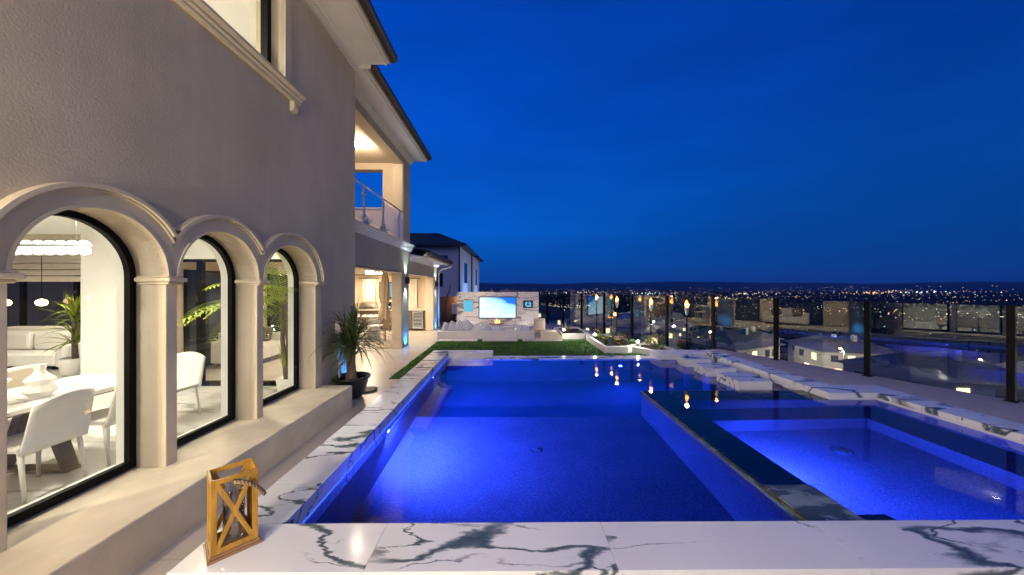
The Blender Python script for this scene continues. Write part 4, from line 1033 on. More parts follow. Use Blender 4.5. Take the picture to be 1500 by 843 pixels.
# ------------------------------------------------------------------ ponytail palm at the house corner
px_, py_ = -2.72, 5.92
t = thing('potted_palm', 'drooping strap leaved palm in a black pot at the house corner', 'plant', (px_, py_, 0))
b = B(); b.lathe([(.16, 0), (.20, .03), (.265, .26), (.27, .30), (.30, .32), (.305, .355), (.285, .36), (.27, .33), (.26, .30)], px_, py_, .02, 30); pot = b.build('pot', 'pot', t, smooth=True)
b = B(); b.lathe([(.002, .29), (.262, .295), (.262, .30)], px_, py_, .02, 24); b.build('soil', 'soil', pot)
b = B(); b.tube([(px_, py_, .28), (px_ - .01, py_, .40), (px_ + .01, py_ - .01, .62), (px_ + .03, py_, .92)], [.12, .085, .05, .04], 12); b.tube([(px_ - .02, py_, .36), (px_ - .09, py_ + .04, .62), (px_ - .12, py_ + .05, .86)], [.05, .035, .028], 8); b.build('trunk', 'trunk', t, smooth=True)
b = B()
for (cx, cy, cz, n) in [(px_ + .03, py_, .94, 130), (px_ - .12, py_ + .05, .88, 80), (px_ + .01, py_ - .02, .70, 45)]:
    for i in range(n):
        a = random.uniform(0, 2 * PI); e = random.uniform(-.1, 1.45)
        b.leaf((cx, cy, cz + random.uniform(-.05, .06)), (math.cos(a) * math.cos(e), math.sin(a) * math.cos(e), math.sin(e)), random.uniform(.5, 1.0), random.uniform(.02, .034), random.uniform(1.2, 2.6), 8, .2)
b.build('leaves', 'strap_leaf', t, smooth=True)
b = B(); b.lathe([(.02, .0), (.15, .0), (.18, .025), (.17, .028), (.02, .012)], -2.62, 6.32, 0, 24); tag(b.build('clay_saucer', 'terracotta', loc=(-2.62, 6.32, 0), smooth=True), 'brown clay saucer on the tiles behind the black pot', 'saucer')

# ------------------------------------------------------------------ lantern on the coping
lc = Vector((-1.775, 2.205)); la = R(46)
t = thing('lantern', 'golden wooden lantern with crossed bars and a rope handle on the marble coping', 'lantern', (lc.x, lc.y, ZC))
t.rotation_euler = (0, 0, la)
OFF[t.name] = (0, 0, 0)
LW, LD, LH = 0.232, 0.195, 0.45; z0 = .035; f = .03
b = B(); b.box(-LW / 2 - .018, LW / 2 + .018, -LD / 2 - .018, LD / 2 + .018, 0.001, .018); b.box(-LW / 2 - .008, LW / 2 + .008, -LD / 2 - .008, LD / 2 + .008, .018, .034); b.build('base', 'lantern_base', t, bevel=.003)
def lpanel(width, mat4, thick=.012):
    b = B(); q = lambda sx, sz, cx, cz, rot=0: b.mbox(sx, thick if rot == 0 else thick * (.82 if rot > 0 else .70), sz, mat4 @ Matrix.Translation((cx, 0, cz)) @ Matrix.Rotation(rot, 4, 'Y'))
    q(f, LH, -width / 2 + f / 2, z0 + LH / 2); q(f, LH, width / 2 - f / 2, z0 + LH / 2)
    q(width - 2 * f, f, 0, z0 + f / 2); q(width - 2 * f, f, 0, z0 + LH - f / 2)
    iw, ih = width - 2 * f, LH - 2 * f; d = math.hypot(iw, ih); a = math.atan2(iw, ih)
    q(f * .85, d, 0, z0 + LH / 2, a); q(f * .85, d, 0, z0 + LH / 2, -a)
    b.build('side_panel', 'lantern_wood', t, bevel=.0015)
lpanel(LW, Matrix.Translation((0, -LD / 2 + .006, 0))); lpanel(LW, Matrix.Translation((0, LD / 2 - .006, 0)))
lpanel(LD - .026, Matrix.Translation((-LW / 2 + .006, 0, 0)) @ Matrix.Rotation(PI / 2, 4, 'Z')); lpanel(LD - .026, Matrix.Translation((LW / 2 - .006, 0, 0)) @ Matrix.Rotation(PI / 2, 4, 'Z'))
b = B(); pts = []
for i in range(15):
    s_ = i / 14; pts.append((-.005 + .15 * s_ + .01 * math.sin(3 * s_), -LD / 2 - .015 - .035 * math.sin(PI * s_), z0 + LH - .035 - .03 * s_ - .11 * s_ ** 2.2))
b.tube(pts, .013, 8); rp = b.build('rope_handle', 'rope', t, smooth=True)
b = B(); hv = []
for i in range(60):
    s_ = i / 59 * 14; k = min(13, int(s_)); p = Vector(pts[k]).lerp(Vector(pts[k + 1]), s_ - k); a = i * 1.05
    hv.append((p.x, p.y + .0135 * math.cos(a), p.z + .0135 * math.sin(a)))
b.tube(hv, .003, 5); b.tube([(-.03, -LD / 2 - .008, z0 + LH - .04), (-.005, -LD / 2 - .02, z0 + LH - .02), (.02, -LD / 2 - .01, z0 + LH - .03), (-.005, -LD / 2 - .02, z0 + LH - .05), (-.03, -LD / 2 - .008, z0 + LH - .04)], .003, 5); b.build('twine', 'twig', rp, smooth=True)
t2 = thing('glass_tumbler', 'tall clear glass candle cylinder standing inside the golden lantern', 'glass', (lc.x + .004, lc.y + .004, ZC + .0345))
OFF[t2.name] = (0, 0, 0)
b = B(); b.lathe([(.002, 0), (.052, .0), (.056, .01), (.056, .33), (.0525, .33), (.0525, .028), (.03, .02), (.002, .022)], n=32); b.build('cylinder', 'lantern_glass', t2, smooth=True)
b = B(); b.lathe([(.002, .03), (.050, .03), (.050, .085), (.002, .088)], n=28); b.build('clear_gel', 'lantern_glass', t2, smooth=True)
b = B(); b.lathe([(.003, .09), (.012, .10), (.006, .17), (.013, .24), (.005, .29), (.009, .33), (.002, .36)], n=12); b.build('glass_stem', 'candle', t2, smooth=True)
# ------------------------------------------------------------------ lamps on the house
def sconce(x, y, z, label, up=22, down=30, color=COOL, nx=1):
    t = thing('wall_sconce', label, 'wall lamp', (x, y, z))
    b = B(); b.box(x, x + .02 * nx, y - .05, y + .05, z - .09, z + .09); b.build('plate', 'dark_metal', t, bevel=.004)
    b = B(); b.lathe([(.044, -.11), (.05, -.11), (.05, .11), (.044, .11), (.043, .09), (.043, -.09)], x + .085 * nx, y, z, 18); b.box(min(x, x + .05 * nx), max(x, x + .05 * nx), y - .015, y + .015, z - .015, z + .015); b.build('tube', 'dark_metal', t, smooth=False)
    b = B(); b.lathe([(.002, .07), (.042, .07), (.042, .075), (.002, .08)], x + .085 * nx, y, z, 14); b.lathe([(.002, -.08), (.042, -.075), (.042, -.07), (.002, -.07)], x + .085 * nx, y, z, 14); b.build('bulb', 'lamp_white', t)
    lamp('SPOT', (x + .085 * nx, y, z + .12), up, color, t, radius=.03, spot=75, aim=(-.16 * nx, 0, 1), blend=.6)
    lamp('SPOT', (x + .085 * nx, y, z - .12), down, color, t, radius=.03, spot=75, aim=(-.16 * nx, 0, -1), blend=.6)
    return t
sconce(XR + .005, 10.96, 2.13, 'up and down wall lamp on the patio column nearer the pool', 60, 85)
sconce(XR + .005, 15.4, 2.05, 'up and down wall lamp on the far cabana column', 60, 85)
# assumed lamps, unseen behind the camera, lighting the wall and coping
def assumed_wall_lantern(x, y, z, p, label, color=WARM):
    t = thing('wall_lantern', label, 'wall lamp', (x, y, z))
    b = B(); b.box(x, x + .02, y - .06, y + .06, z - .14, z + .14); b.tube([(x + .01, y, z + .12), (x + .10, y, z + .17), (x + .13, y, z + .12)], .012, 8); b.lathe([(.09, .08), (.02, .13), (.015, .15)], x + .13, y, z, 6); b.lathe([(.05, -.16), (.055, -.14), (.05, -.13)], x + .13, y, z, 6); b.build('bracket', 'black_metal', t)
    b = B(); b.lathe([(.048, -.13), (.085, .08)], x + .13, y, z, 6); b.build('glass_shade', 'glass', t)
    b = B(); b.lathe([(.01, -.06), (.03, -.02), (.03, .03), (.01, .06)], x + .13, y, z, 12); b.build('bulb', 'lamp_warm', t, smooth=True)
    lamp('POINT', (x + .22, y, z), p, color, t, radius=.09)
assumed_wall_lantern(XW, -0.9, 1.75, 440, 'black wall lantern on the house wall behind the viewpoint, nearer one')  # unseen lamp assumed from the warm light grazing the wall
assumed_wall_lantern(XW, -4.0, 2.3, 330, 'black wall lantern on the house wall behind the viewpoint, farther one')  # second assumed lamp farther back, also out of view
LPX, LPY = -1.9, -2.4  # unseen lamp post added to light the coping from behind
t = thing('lamp_post', 'garden lamp post on the terrace behind the viewpoint', 'lamp post', (LPX, LPY, 0))
b = B(); b.tube([(LPX, LPY, 0), (LPX, LPY, 2.5)], .035, 10); b.lathe([(.12, 0), (.12, .03), (.05, .08)], LPX, LPY, 0, 14); b.build('pole', 'black_metal', t)
b = B(); b.ball((LPX, LPY, 2.66), .15, 16, 10); b.build('globe', 'lamp_white', t, smooth=True)
lamp('POINT', (LPX, LPY, 2.95), 430, (1.0, .90, .78), t, radius=.2)
# blue uplights
for (x, y, p, lb) in [(-2.90, 6.30, 7, 'blue ground uplight against the house corner behind the potted palm'), (XR + .10, 10.95, 8, 'blue ground uplight at the foot of the patio column'), (XR + .10, 15.4, 8, 'blue ground uplight at the foot of the far cabana column')]:
    t = thing('ground_uplight', lb, 'uplight', (x, y, 0))
    b = B(); b.lathe([(.05, 0), (.055, .015), (.042, .018)], x, y, 0, 16); b.build('ring', 'steel', t, smooth=True)
    b = B(); b.lathe([(.040, .012), (.02, .02), (.001, .021)], x, y, 0, 14); b.build('lens', 'lamp_blue', t, smooth=True)
    lamp('SPOT', (x, y, .05), p * 9, (.02, .28, 1.0), t, radius=.03, spot=110, aim=(-.35, 0, 1), blend=.8)
def downlight(x, y, z, p, label, color=NEUT, r=.075, sz=.16):  # assumed fixtures carrying the light inside the lit rooms and patio
    t = thing('ceiling_downlight', label, 'ceiling light', (x, y, z), 'recessed ceiling downlights')
    b = B(); b.lathe([(r + .02, -.012), (r + .02, 0), (r, 0), (r, -.012)], x, y, z - .001, 18); b.build('trim_ring', 'trim_white', t)
    b = B(); b.lathe([(.002, -.010), (r * .98, -.008), (r * .98, -.004), (.002, -.004)], x, y, z - .001, 16); b.build('diffuser', 'lamp_white', t)
    l = lamp('AREA', (x, y, z - .03), p, color, t, size=(sz, sz)); return t
k = 0
for (x, y, p) in [(-4.3, 1.2, 84), (-4.2, 4.9, 62), (-6.0, 2.6, 84), (-9.5, 3.5, 125), (-9.0, 7.2, 110), (-12.6, 6.5, 125)]:
    downlight(x, y, 2.879, p, ['recessed ceiling light over the near end of the dining table', 'recessed ceiling light by the patio door', 'recessed ceiling light behind the dining table', 'recessed ceiling light in the middle of the living room', 'recessed ceiling light above the yucca', 'recessed ceiling light over the white sofa'][k]); k += 1
downlight(-5.5, 2.8, 6.159, 300, 'ceiling light in the upstairs room'); 
t = thing('balcony_ceiling_light', 'round glowing ceiling light over the balcony', 'ceiling light', (-4.28, 9.5, 5.95))
b = B(); b.lathe([(.15, 0), (.15, -.03), (.12, -.04)], -4.28, 9.5, 5.949, 22); b.build('base', 'steel', t, smooth=True)
b = B(); b.lathe([(.118, -.03), (.10, -.09), (.05, -.12), (.001, -.125)], -4.28, 9.5, 5.949, 18); b.build('dome', 'lamp_spot', t, smooth=True)
lamp('POINT', (-4.28, 9.5, 5.70), 95, WARM, t, radius=.08)
for i, (x, y, p) in enumerate([(-4.6, 8.4, 80), (-5.6, 11.5, 98), (-4.3, 13.6, 100), (-6.0, 14.6, 90)]):
    downlight(x, y, 2.499, p, ['patio ceiling light nearest the pool', 'patio ceiling light over the bar table', 'patio ceiling light before the wine fridge', 'patio ceiling light above the grill counter'][i], WARM)
# linear crystal chandeliers
def chandelier(x0, x1, y, z, label, p, n=8, h=.10, along='x', mat='lamp_crystal'):
    t = thing('chandelier', label, 'chandelier', ((x0 + x1) / 2, y, z))
    b = B(); b.box(x0, x1, y - .03, y + .03, z, z + .03); [b.tube([(xx, y, z + .03), (xx, y, z + .51)], .002, 5) for xx in (x0 + .15, x1 - .15)]; b.build('bar', 'steel', t)
    b = B()
    for i in range(n):
        x = x0 + (x1 - x0) * (i + .5) / n; w = (x1 - x0) / n * .40
        b.lathe([(.01, -h), (w, -h * .75), (w * 1.05, -h * .35), (w * .8, -.002)], x, y, z, 8)
        b.lathe([(w * .8, .032), (w * 1.05, h * .4), (w * .6, h * .7), (.01, h * .8)], x, y, z, 8)
    b.build('crystals', mat, t)
    lamp('AREA', ((x0 + x1) / 2, y, z - h - .05), p, NEUT, t, size=(x1 - x0, .12))
chandelier(-5.9, -4.75, 3.9, 2.36, 'long glowing crystal chandelier over the dining table', 34, 9, .09)
chandelier(-5.05, -4.45, 12.0, 2.44, 'small linear crystal chandelier over the patio bar table', 18, 5, .08)

# ------------------------------------------------------------------ dining room
t = thing('dining_table', 'long white marble dining table by the arched windows', 'table', (-4.65, 2.7, .1))
b = B(); b.box(-5.12, -4.18, 1.15, 4.15, .815, .86); b.build('tabletop', 'marble_table', t, bevel=.006)
b = B(); b.box(-5.02, -4.28, 1.25, 4.05, .78, .814); b.build('apron', 'cabinet', t)
for yy in (1.9, 3.4):
    b = B()
    for sx in (-1, 1): b.extr_y([(-4.65 + sx * .36, .10), (-4.65 + sx * .30, .10), (-4.65 + sx * .03, .78), (-4.65 + sx * .12, .78)], yy - .05, yy + .05)
    b.box(-5.0, -4.3, yy - .06, yy + .06, .1, .13); b.build('leg', 'cabinet', t)
def make_chair(label):
    t = thing('dining_chair', label, 'chair', (0, 0, 0), 'white quilted dining chairs')
    # seat faces +y; back at -y
    b = B(); vs = []; n = 8
    for i in range(n + 1):
        u = 2 * i / n - 1
        vs += [(u * .22, -.22 + .02 * u * u, .455), (u * .235, .22 - .05 * u * u, .465), (u * .235, .22 - .05 * u * u, .425), (u * .22, -.22 + .02 * u * u, .415)]
    fs = []
    for i in range(n):
        k = 4 * i
        for j in range(4): fs.append((k + j, k + (j + 1) % 4, k + 4 + (j + 1) % 4, k + 4 + j))
    fs += [(3, 2, 1, 0), (4 * n, 4 * n + 1, 4 * n + 2, 4 * n + 3)]
    b.add(vs, fs); b.build('seat', 'white_plastic', t, smooth=False, bevel=.01)
    b = B(); vs = []; m = 8
    for j in range(m + 1):
        s_ = j / m
        for i in range(n + 1):
            u = 2 * i / n - 1; z = .40 + s_ * (.47 - .05 * u * u + .02 * u)
            y = -.215 - .09 * s_ - .035 * (1 - u * u) * s_
            vs.append((u * (.225 - .015 * s_), y, z))
    k0 = len(vs); vs += [(x, y - .025, z) for x, y, z in vs]
    fs = []; q = n + 1
    for j in range(m):
        for i in range(n):
            a = j * q + i; fs += [(a, a + q, a + q + 1, a + 1), (k0 + a, k0 + a + 1, k0 + a + q + 1, k0 + a + q)]
    for j in range(m):
        for i in (0, n):
            a = j * q + i; e = (a, a + q, k0 + a + q, k0 + a); fs.append(e if i else e[::-1])
    for i in range(n):
        a = m * q + i; fs += [(a, k0 + a, k0 + a + 1, a + 1), (i, i + 1, k0 + i + 1, k0 + i)]
    b.add(vs, fs); b.build('backrest', 'white_plastic', t, smooth=True)
    for sx in (-1, 1):
        for sy in (-1, 1):
            b = B(); b.tube([(sx * .195, sy * .19, .43), (sx * .205, sy * (.20 if sy > 0 else .245), .0)], .02, 8, .012); b.build('leg', 'white_plastic', t, smooth=True)
    return t
ch = make_chair('white dining chair pulled up at the near left end of the table')
ch.location = (-4.28, 3.08, .1); ch.rotation_euler = (0, 0, PI / 2)
ch['label'] = 'white dining chair with its back filling the first arched window'
dup(ch, (-4.28, 3.66, .1), PI / 2 + .05, 'white dining chair half hidden by the first window frame')
dup(ch, (-4.58, 4.62, .1), PI, 'white dining chair at the table head, seen through the middle arched window')
dup(ch, (-4.30, 2.45, .1), PI / 2 - .04, 'white dining chair mostly hidden at the left edge of the first window')
t = thing('upholstered_bench', 'beige upholstered bench on the far side of the dining table', 'bench', (-5.5, 3.2, .1))
b = B(); b.box(-5.75, -5.25, 2.2, 4.2, .38, .52); b.build('seat', 'fabric_tan', t, bevel=.03)
b = B(); b.box(-5.80, -5.68, 2.2, 4.2, .45, .97); b.build('backrest', 'fabric_tan', t, bevel=.03)
for yy in (2.3, 4.1):
    for xx in (-5.7, -5.3): b = B(); b.tube([(xx, yy, .1), (xx, yy, .4)], .02, 8); b.build('leg', 'cabinet', t)
def vase(x, y, prof, label, n=10):
    t = B().lathe(prof, x, y, .86, n).build('vase', 'ceramic', loc=(x, y, .86)); tag(t, label, 'vase', 'white faceted vases on the dining table')
vase(-4.46, 3.28, [(.05, 0), (.11, .06), (.085, .12), (.10, .17), (.05, .22), (.035, .25), (.045, .31), (.03, .31)], 'tall white faceted vase with a narrow neck, nearest the table end')
vase(-4.66, 3.05, [(.06, 0), (.14, .10), (.12, .16), (.16, .20), (.14, .20), (.05, .08)], 'wide white faceted bowl between two vases', 9)
vase(-4.42, 2.86, [(.05, 0), (.13, .08), (.14, .16), (.08, .24), (.05, .26), (.04, .26)], 'round white vase at the left edge of the first window', 14)
t = thing('sofa', 'white living room sofa with loose back cushions', 'sofa', (-11.0, 8.0, .1))
b = B(); b.box(-12.2, -9.9, 7.5, 8.6, .18, .45); b.build('base', 'fabric_white', t, bevel=.04)
b = B(); b.box(-12.2, -9.9, 8.3, 8.6, .45, .95); b.build('backrest', 'fabric_white', t, bevel=.06)
for x in (-12.1, -11.0): b = B(); b.box(x, x + 1.05, 7.95, 8.28, .455, .88); b.build('back_cushion', 'fabric_white', t, bevel=.07)
for x in (-12.4, -9.9): b = B(); b.box(x, x + .22, 7.5, 8.6, .15, .66); b.build('armrest', 'fabric_white', t, bevel=.05)
for x in (-12.1, -10.0):
    for y in (7.6, 8.5): b = B(); b.box(x - .03, x + .03, y - .03, y + .03, .1, .18); b.build('foot', 'black_metal', t)
t = thing('indoor_palm', 'green indoor yucca in a white pot beside the white pier', 'plant', (-9.0, 7.15, .1))
b = B(); b.lathe([(.16, 0), (.20, .05), (.22, .34), (.20, .35), (.18, .30), (.002, .30)], -9.0, 7.15, .1, 22); b.build('pot', 'ceramic', t, smooth=True)
b = B(); b.tube([(-9, 7.15, .4), (-8.98, 7.12, .9), (-9.02, 7.15, 1.3)], .05, 8, .03); b.build('trunk', 'trunk', t, smooth=True)
b = B()
for i in range(95):
    a = random.uniform(0, 6.3); e = random.uniform(-.2, 1.5); zz = random.choice([.75, 1.0, 1.25, 1.35])
    b.leaf((-9, 7.15, zz + random.uniform(-.08, .08)), (math.cos(a) * math.cos(e), math.sin(a) * math.cos(e), math.sin(e)), random.uniform(.45, .7), .045, random.uniform(.6, 1.6), 6)
b.build('leaves', 'leaf_lit', t, smooth=True)
# kentia palm by the third window
kx, ky = -3.78, 5.85
t = thing('kentia_palm', 'tall yellow green palm in a white pot inside the last arched window', 'plant', (kx, ky, .1))
b = B(); b.lathe([(.12, 0), (.14, .03), (.17, .26), (.155, .27), (.14, .24), (.002, .24)], kx, ky, .1, 22); b.build('pot', 'ceramic', t, smooth=True)
b = B()
for i in range(4): b.tube([(kx + .03 * math.cos(i * 1.6), ky + .03 * math.sin(i * 1.6), .3), (kx + .06 * math.cos(i * 1.6), ky - .06 + .05 * math.sin(i * 1.6), 1.0), (kx - .02, ky - .10, 1.55 + .08 * i)], .03, 8, .012)
b.build('trunk', 'trunk', t, smooth=True)
def frond(b, p, d, L, droop, n=22, w=.03, ll=.36):
    p = Vector(p); d = Vector(d).normalized(); pts = [p.copy()]
    for i in range(n):
        p = p + d * (L / n); pts.append(p.copy()); d = (d + Vector((0, 0, -droop / n))).normalized()
        if i > 2:
            s_ = d.cross(Vector((0, 0, 1))).normalized(); l = ll * math.sin(PI * (i / n) ** .7 * .92 + .15)
            for sg in (-1, 1): b.leaf(p, d * .55 + s_ * sg + Vector((0, 0, .12)), l, w, .7, 4, .15)
    b.tube(pts, .008, 5, .003)
b = B()
for (a, e, L, dr) in [(-1.75, .5, 1.55, 1.1), (-1.6, .15, 1.4, .8), (-1.95, .35, 1.5, 1.0), (-1.2, .6, 1.3, 1.4), (-2.3, .5, 1.3, 1.5), (-.9, .9, 1.0, 1.6), (.4, .9, .8, 1.6), (-1.45, .75, 1.25, 1.9), (-2.0, .95, 1.2, 1.7), (-1.1, 1.1, 1.05, 1.5), (2.8, .9, 1.1, 1.6), (-2.6, .7, 1.1, 1.8), (-1.7, .3, .95, 1.5), (-1.5, 1.3, 1.0, 1.2), (-1.3, -.1, .8, 1.0)]:
    frond(b, (kx - .02, ky - .1, 1.55 + .05 * math.sin(a * 5)), (math.cos(a) * math.cos(e), math.sin(a) * math.cos(e), math.sin(e)), L, dr)
for i in range(14):
    a = random.uniform(0, 6.3); b.leaf((kx, ky - .03, .35), (math.cos(a) * .25, math.sin(a) * .25, 1), random.uniform(.5, .9), .03, .5, 6)
b.build('fronds', 'leaf_lit', t, smooth=True)

# ------------------------------------------------------------------ patio furniture
t = thing('grill_counter', 'long outdoor kitchen counter of grey brown wood with pale top', 'counter', (-5.4, 15.4, 0))
b = B(); b.box(-7.1, -3.72, 15.12, 15.69, .05, .88); b.build('cabinet', 'cabinet', t)
b = B(); b.box(-7.12, -3.70, 15.07, 15.69, .882, .93); b.build('countertop', 'counter', t, bevel=.006)
for i in range(5):
    x = -7.0 + .5 * i; b = B(); b.box(x, x + .46, 15.098, 15.119, .12, .84); d = b.build('door', 'cabinet', t, bevel=.004); b = B(); b.tube([(x + .40, 15.08, .45), (x + .40, 15.08, .75)], .008, 6); b.build('handle', 'steel', d)
t = thing('wine_fridge', 'small glass fronted wine fridge lit inside the counter end', 'fridge', (-3.98, 15.1, .06))
b = B(); x0, x1 = -4.27, -3.80; b.box(x0, x1, 15.06, 15.115, .08, .13); b.box(x0, x1, 15.06, 15.115, .80, .86); b.box(x0, x0 + .05, 15.06, 15.115, .13, .80); b.box(x1 - .05, x1, 15.06, 15.115, .13, .80); b.build('door_frame', 'steel', t, bevel=.003)
b = B(); b.box(x0 + .05, x1 - .05, 15.10, 15.117, .13, .80); b.build('inside', emat('lit fridge interior', (.85, .80, .62), .45), t)
b = B()
for zz in (.25, .42, .58, .70):
    b.box(x0 + .05, x1 - .05, 15.075, 15.098, zz, zz + .012)
    for i in range(5): b.tube([(x0 + .10 + .066 * i, 15.07, zz + .045), (x0 + .10 + .066 * i, 15.098, zz + .045)], .028, 8)
b.build('bottle_rack', 'cabinet', t)
for i, x in enumerate([-6.4, -4.5]):
    t = thing('curtain', ['white curtain hanging behind the grill', 'white curtain hanging above the wine fridge'][i], 'curtain', (x, 15.55, 2.3))
    b = B(); vs = []; n = 44; W_ = .62
    for j in range(n + 1):
        xx = x - W_ / 2 + W_ * j / n; yy = 15.60 + .035 * math.sin(j * .95) + .012 * math.sin(j * .31)
        vs += [(xx, yy, 2.30), (x + (xx - x) * (.93 + .02 * math.sin(j)), yy + .01, 1.6), (xx, yy, .94)]
    fs = []
    for j in range(n): k = 3 * j; fs += [(k, k + 1, k + 4, k + 3), (k + 1, k + 2, k + 5, k + 4)]
    b.add(vs, fs); b.build('cloth', 'curtain', t, smooth=True)
    b = B(); b.tube([(x - .42, 15.6, 2.32), (x + .42, 15.6, 2.32)], .014, 8); b.ball((x - .43, 15.6, 2.32), .025); b.ball((x + .43, 15.6, 2.32), .025); b.build('rod', 'dark_metal', t, smooth=True)
t = thing('patio_television', 'wall television with pale blue screen between the two curtains', 'television', (-5.2, 15.66, 1.8))
b = B(); b.box(-5.95, -4.95, 15.63, 15.695, 1.40, 2.16); b.build('bezel', 'dark_metal', t, bevel=.005)
b = B(); b.box(-5.88, -5.02, 15.622, 15.629, 1.47, 2.09); b.build('screen', 'panel_blue', t)
t = thing('grill', 'stainless steel barbecue grill on the patio counter', 'grill', (-6.3, 15.35, .93))
b = B(); b.box(-6.65, -5.95, 15.12, 15.6, .931, 1.06); b.build('firebox', 'grill', t, bevel=.01)
b = B(); pr = [(-.24 + .48 * i / 10, .001 + .20 * math.sin(PI * i / 10)) for i in range(11)]
vs = [(-6.64, 15.36 + p[0], 1.06 + p[1]) for p in pr] + [(-5.96, 15.36 + p[0], 1.06 + p[1]) for p in pr]
b.add(vs, [(i, i + 1, 12 + i, 11 + i) for i in range(10)] + [tuple(range(11)), tuple(reversed(range(11, 22)))]); h = b.build('hood', 'grill', t)
b = B(); b.tube([(-6.55, 15.08, 1.12), (-6.05, 15.08, 1.12)], .012, 8); b.build('handle', 'steel', h)
t = thing('espresso_machine', 'dark countertop coffee machine beside the grill', 'coffee machine', (-5.35, 15.35, .93))
b = B(); b.box(-5.5, -5.2, 15.2, 15.55, .931, .97); b.box(-5.5, -5.2, 15.38, 15.55, .97, 1.24); b.box(-5.5, -5.2, 15.18, 15.38, 1.16, 1.25); b.build('body', 'dark_metal', t, bevel=.008)
b = B(); b.lathe([(.05, 0), (.055, .10), (.05, .10)], -5.35, 15.28, .972, 14); b.build('jug', 'steel', t, smooth=True)
t = thing('bar_table', 'mirrored bar table under the small chandelier on the patio', 'table', (-4.8, 12.2, 0))
b = B(); b.box(-5.45, -4.2, 11.85, 12.6, .87, .90); b.build('tabletop', 'counter', t, bevel=.004)
b = B(); b.box(-5.2, -4.45, 12.0, 12.45, .0, .04); b.box(-5.0, -4.65, 12.1, 12.35, .04, .87)
for zz in (.2, .35, .5, .65): b.box(-5.03, -4.62, 12.07, 12.38, zz, zz + .05)
b.build('mirror_base', 'steel', t, bevel=.01)
def make_stool():
    t = thing('bar_chair', 'x', 'chair', (0, 0, 0), 'pale wire bar chairs at the patio table')
    b = B(); b.box(-.2, .2, -.2, .2, .58, .63); b.build('seat', 'fabric_white', t, bevel=.02)
    b = B(); b.tube([(-.2, -.2, .62), (-.2, -.25, 1.0), (.2, -.25, 1.0), (.2, -.2, .62)], .013, 7); b.tube([(-.2, -.23, .82), (.2, -.23, .82)], .010, 6); b.build('backrest', 'steel', t, smooth=True)
    for sx in (-1, 1):
        for sy in (-1, 1): b = B(); b.tube([(sx * .18, sy * .18, .58), (sx * .22, sy * .22, 0)], .013, 7); b.build('leg', 'steel', t, smooth=True)
    b = B(); b.tube([(-.21, -.21, .22), (.21, -.21, .22), (.21, .21, .22), (-.21, .21, .22), (-.21, -.21, .22)], .009, 6); b.build('footrest', 'steel', t)
    return t
st = make_stool(); st.location = (-4.55, 11.65, 0); st['label'] = 'pale bar chair between the table and the closed parasol'
dup(st, (-5.15, 11.6, 0), .1, 'pale bar chair at the near left of the mirrored table')
dup(st, (-4.05, 12.3, 0), PI / 2, 'pale bar chair at the right end of the mirrored table')
# patio sofa and pendants
t = thing('patio_sofa', 'low white patio sofa facing the pool under the balcony', 'sofa', (-6.5, 8.7, 0))
b = B(); b.box(-6.95, -6.1, 8.3, 9.7, .12, .42); b.build('base', 'fabric_white', t, bevel=.03)
b = B(); b.box(-7.05, -6.8, 8.3, 9.7, .42, .82); b.build('backrest', 'fabric_white', t, bevel=.04)
for yy in (8.1, 9.7): b = B(); b.box(-7.05, -6.1, yy, yy + .2, .1, .62); b.build('armrest', 'fabric_white', t, bevel=.03)
b = B(); b.box(-7.0, -6.15, 8.2, 9.8, 0, .11); b.build('plinth', 'cabinet', t)
for i, (y, mt) in enumerate([(8.55, 'cabinet'), (8.95, 'cushion'), (9.4, 'cabinet')]):
    put_cushion(-6.68, y, .64, 0, 90, 14, mt, ['brown cushion at the near end of the patio sofa', 'pale cushion in the middle of the patio sofa', 'brown cushion at the far end of the patio sofa'][i], 'cushions on the patio sofa')
for i, (x, y) in enumerate([(-12.2, 9.0), (-13.0, 8.9), (-10.9, 9.05)]):
    t = thing('pendant_lamp', ['amber glass pendant lamp glowing before the living room window', 'amber pendant lamp at the left end of the living room row', 'amber pendant lamp nearest the indoor yucca'][i], 'pendant lamp', (x, y, 1.5), 'amber pendants in the living room')
    b = B(); b.tube([(x, y, 1.62), (x, y, 2.87)], .006, 6); b.lathe([(.03, .10), (.035, .13), (.01, .14)], x, y, 1.5, 10); b.build('cord', 'black_metal', t)
    b = B(); b.lathe([(.02, .10), (.09, .06), (.11, 0), (.08, -.06), (.01, -.08)], x, y, 1.5, 16); b.build('shade', 'lamp_warm', t, smooth=True)
# closed parasol
ux, uy = -3.93, 10.85
t = thing('parasol', 'closed beige parasol tied up beside the patio column', 'parasol', (ux, uy, 0))
b = B(); b.lathe([(.24, 0), (.26, .02), (.25, .06), (.05, .08), (.03, .25), (.002, .25)], ux, uy, 0, 24); b.build('base', 'fabric_tan', t, smooth=True)
b = B(); b.tube([(ux, uy, .06), (ux, uy, 2.42)], .022, 10); b.build('pole', 'teak', t, smooth=True)
b = B(); vs = []; n = 32; prof = [(.015, 2.40), (.07, 2.3), (.12, 2.0), (.135, 1.7), (.12, 1.45), (.085, 1.36), (.13, 1.24), (.17, 1.05), (.15, .92)]
for i, (r, z) in enumerate(prof):
    for j in range(n): a = 2 * PI * j / n; rr = r * (1 + .28 * math.sin(a * 8 + i * .35)); vs.append((ux - .02 * (2.4 - z) + rr * math.cos(a), uy + rr * math.sin(a), z + (.05 * math.sin(a * 8) if i == len(prof) - 1 else 0)))
fs = [(i * n + j, i * n + (j + 1) % n, (i + 1) * n + (j + 1) % n, (i + 1) * n + j) for i in range(len(prof) - 1) for j in range(n)]
b.add(vs, fs); b.build('canopy', 'canvas', t, smooth=True)
b = B(); b.lathe([(.105, 1.35), (.11, 1.38), (.105, 1.41)], ux - .02, uy, 0, 18); b.build('tie', 'fabric_tan', t)
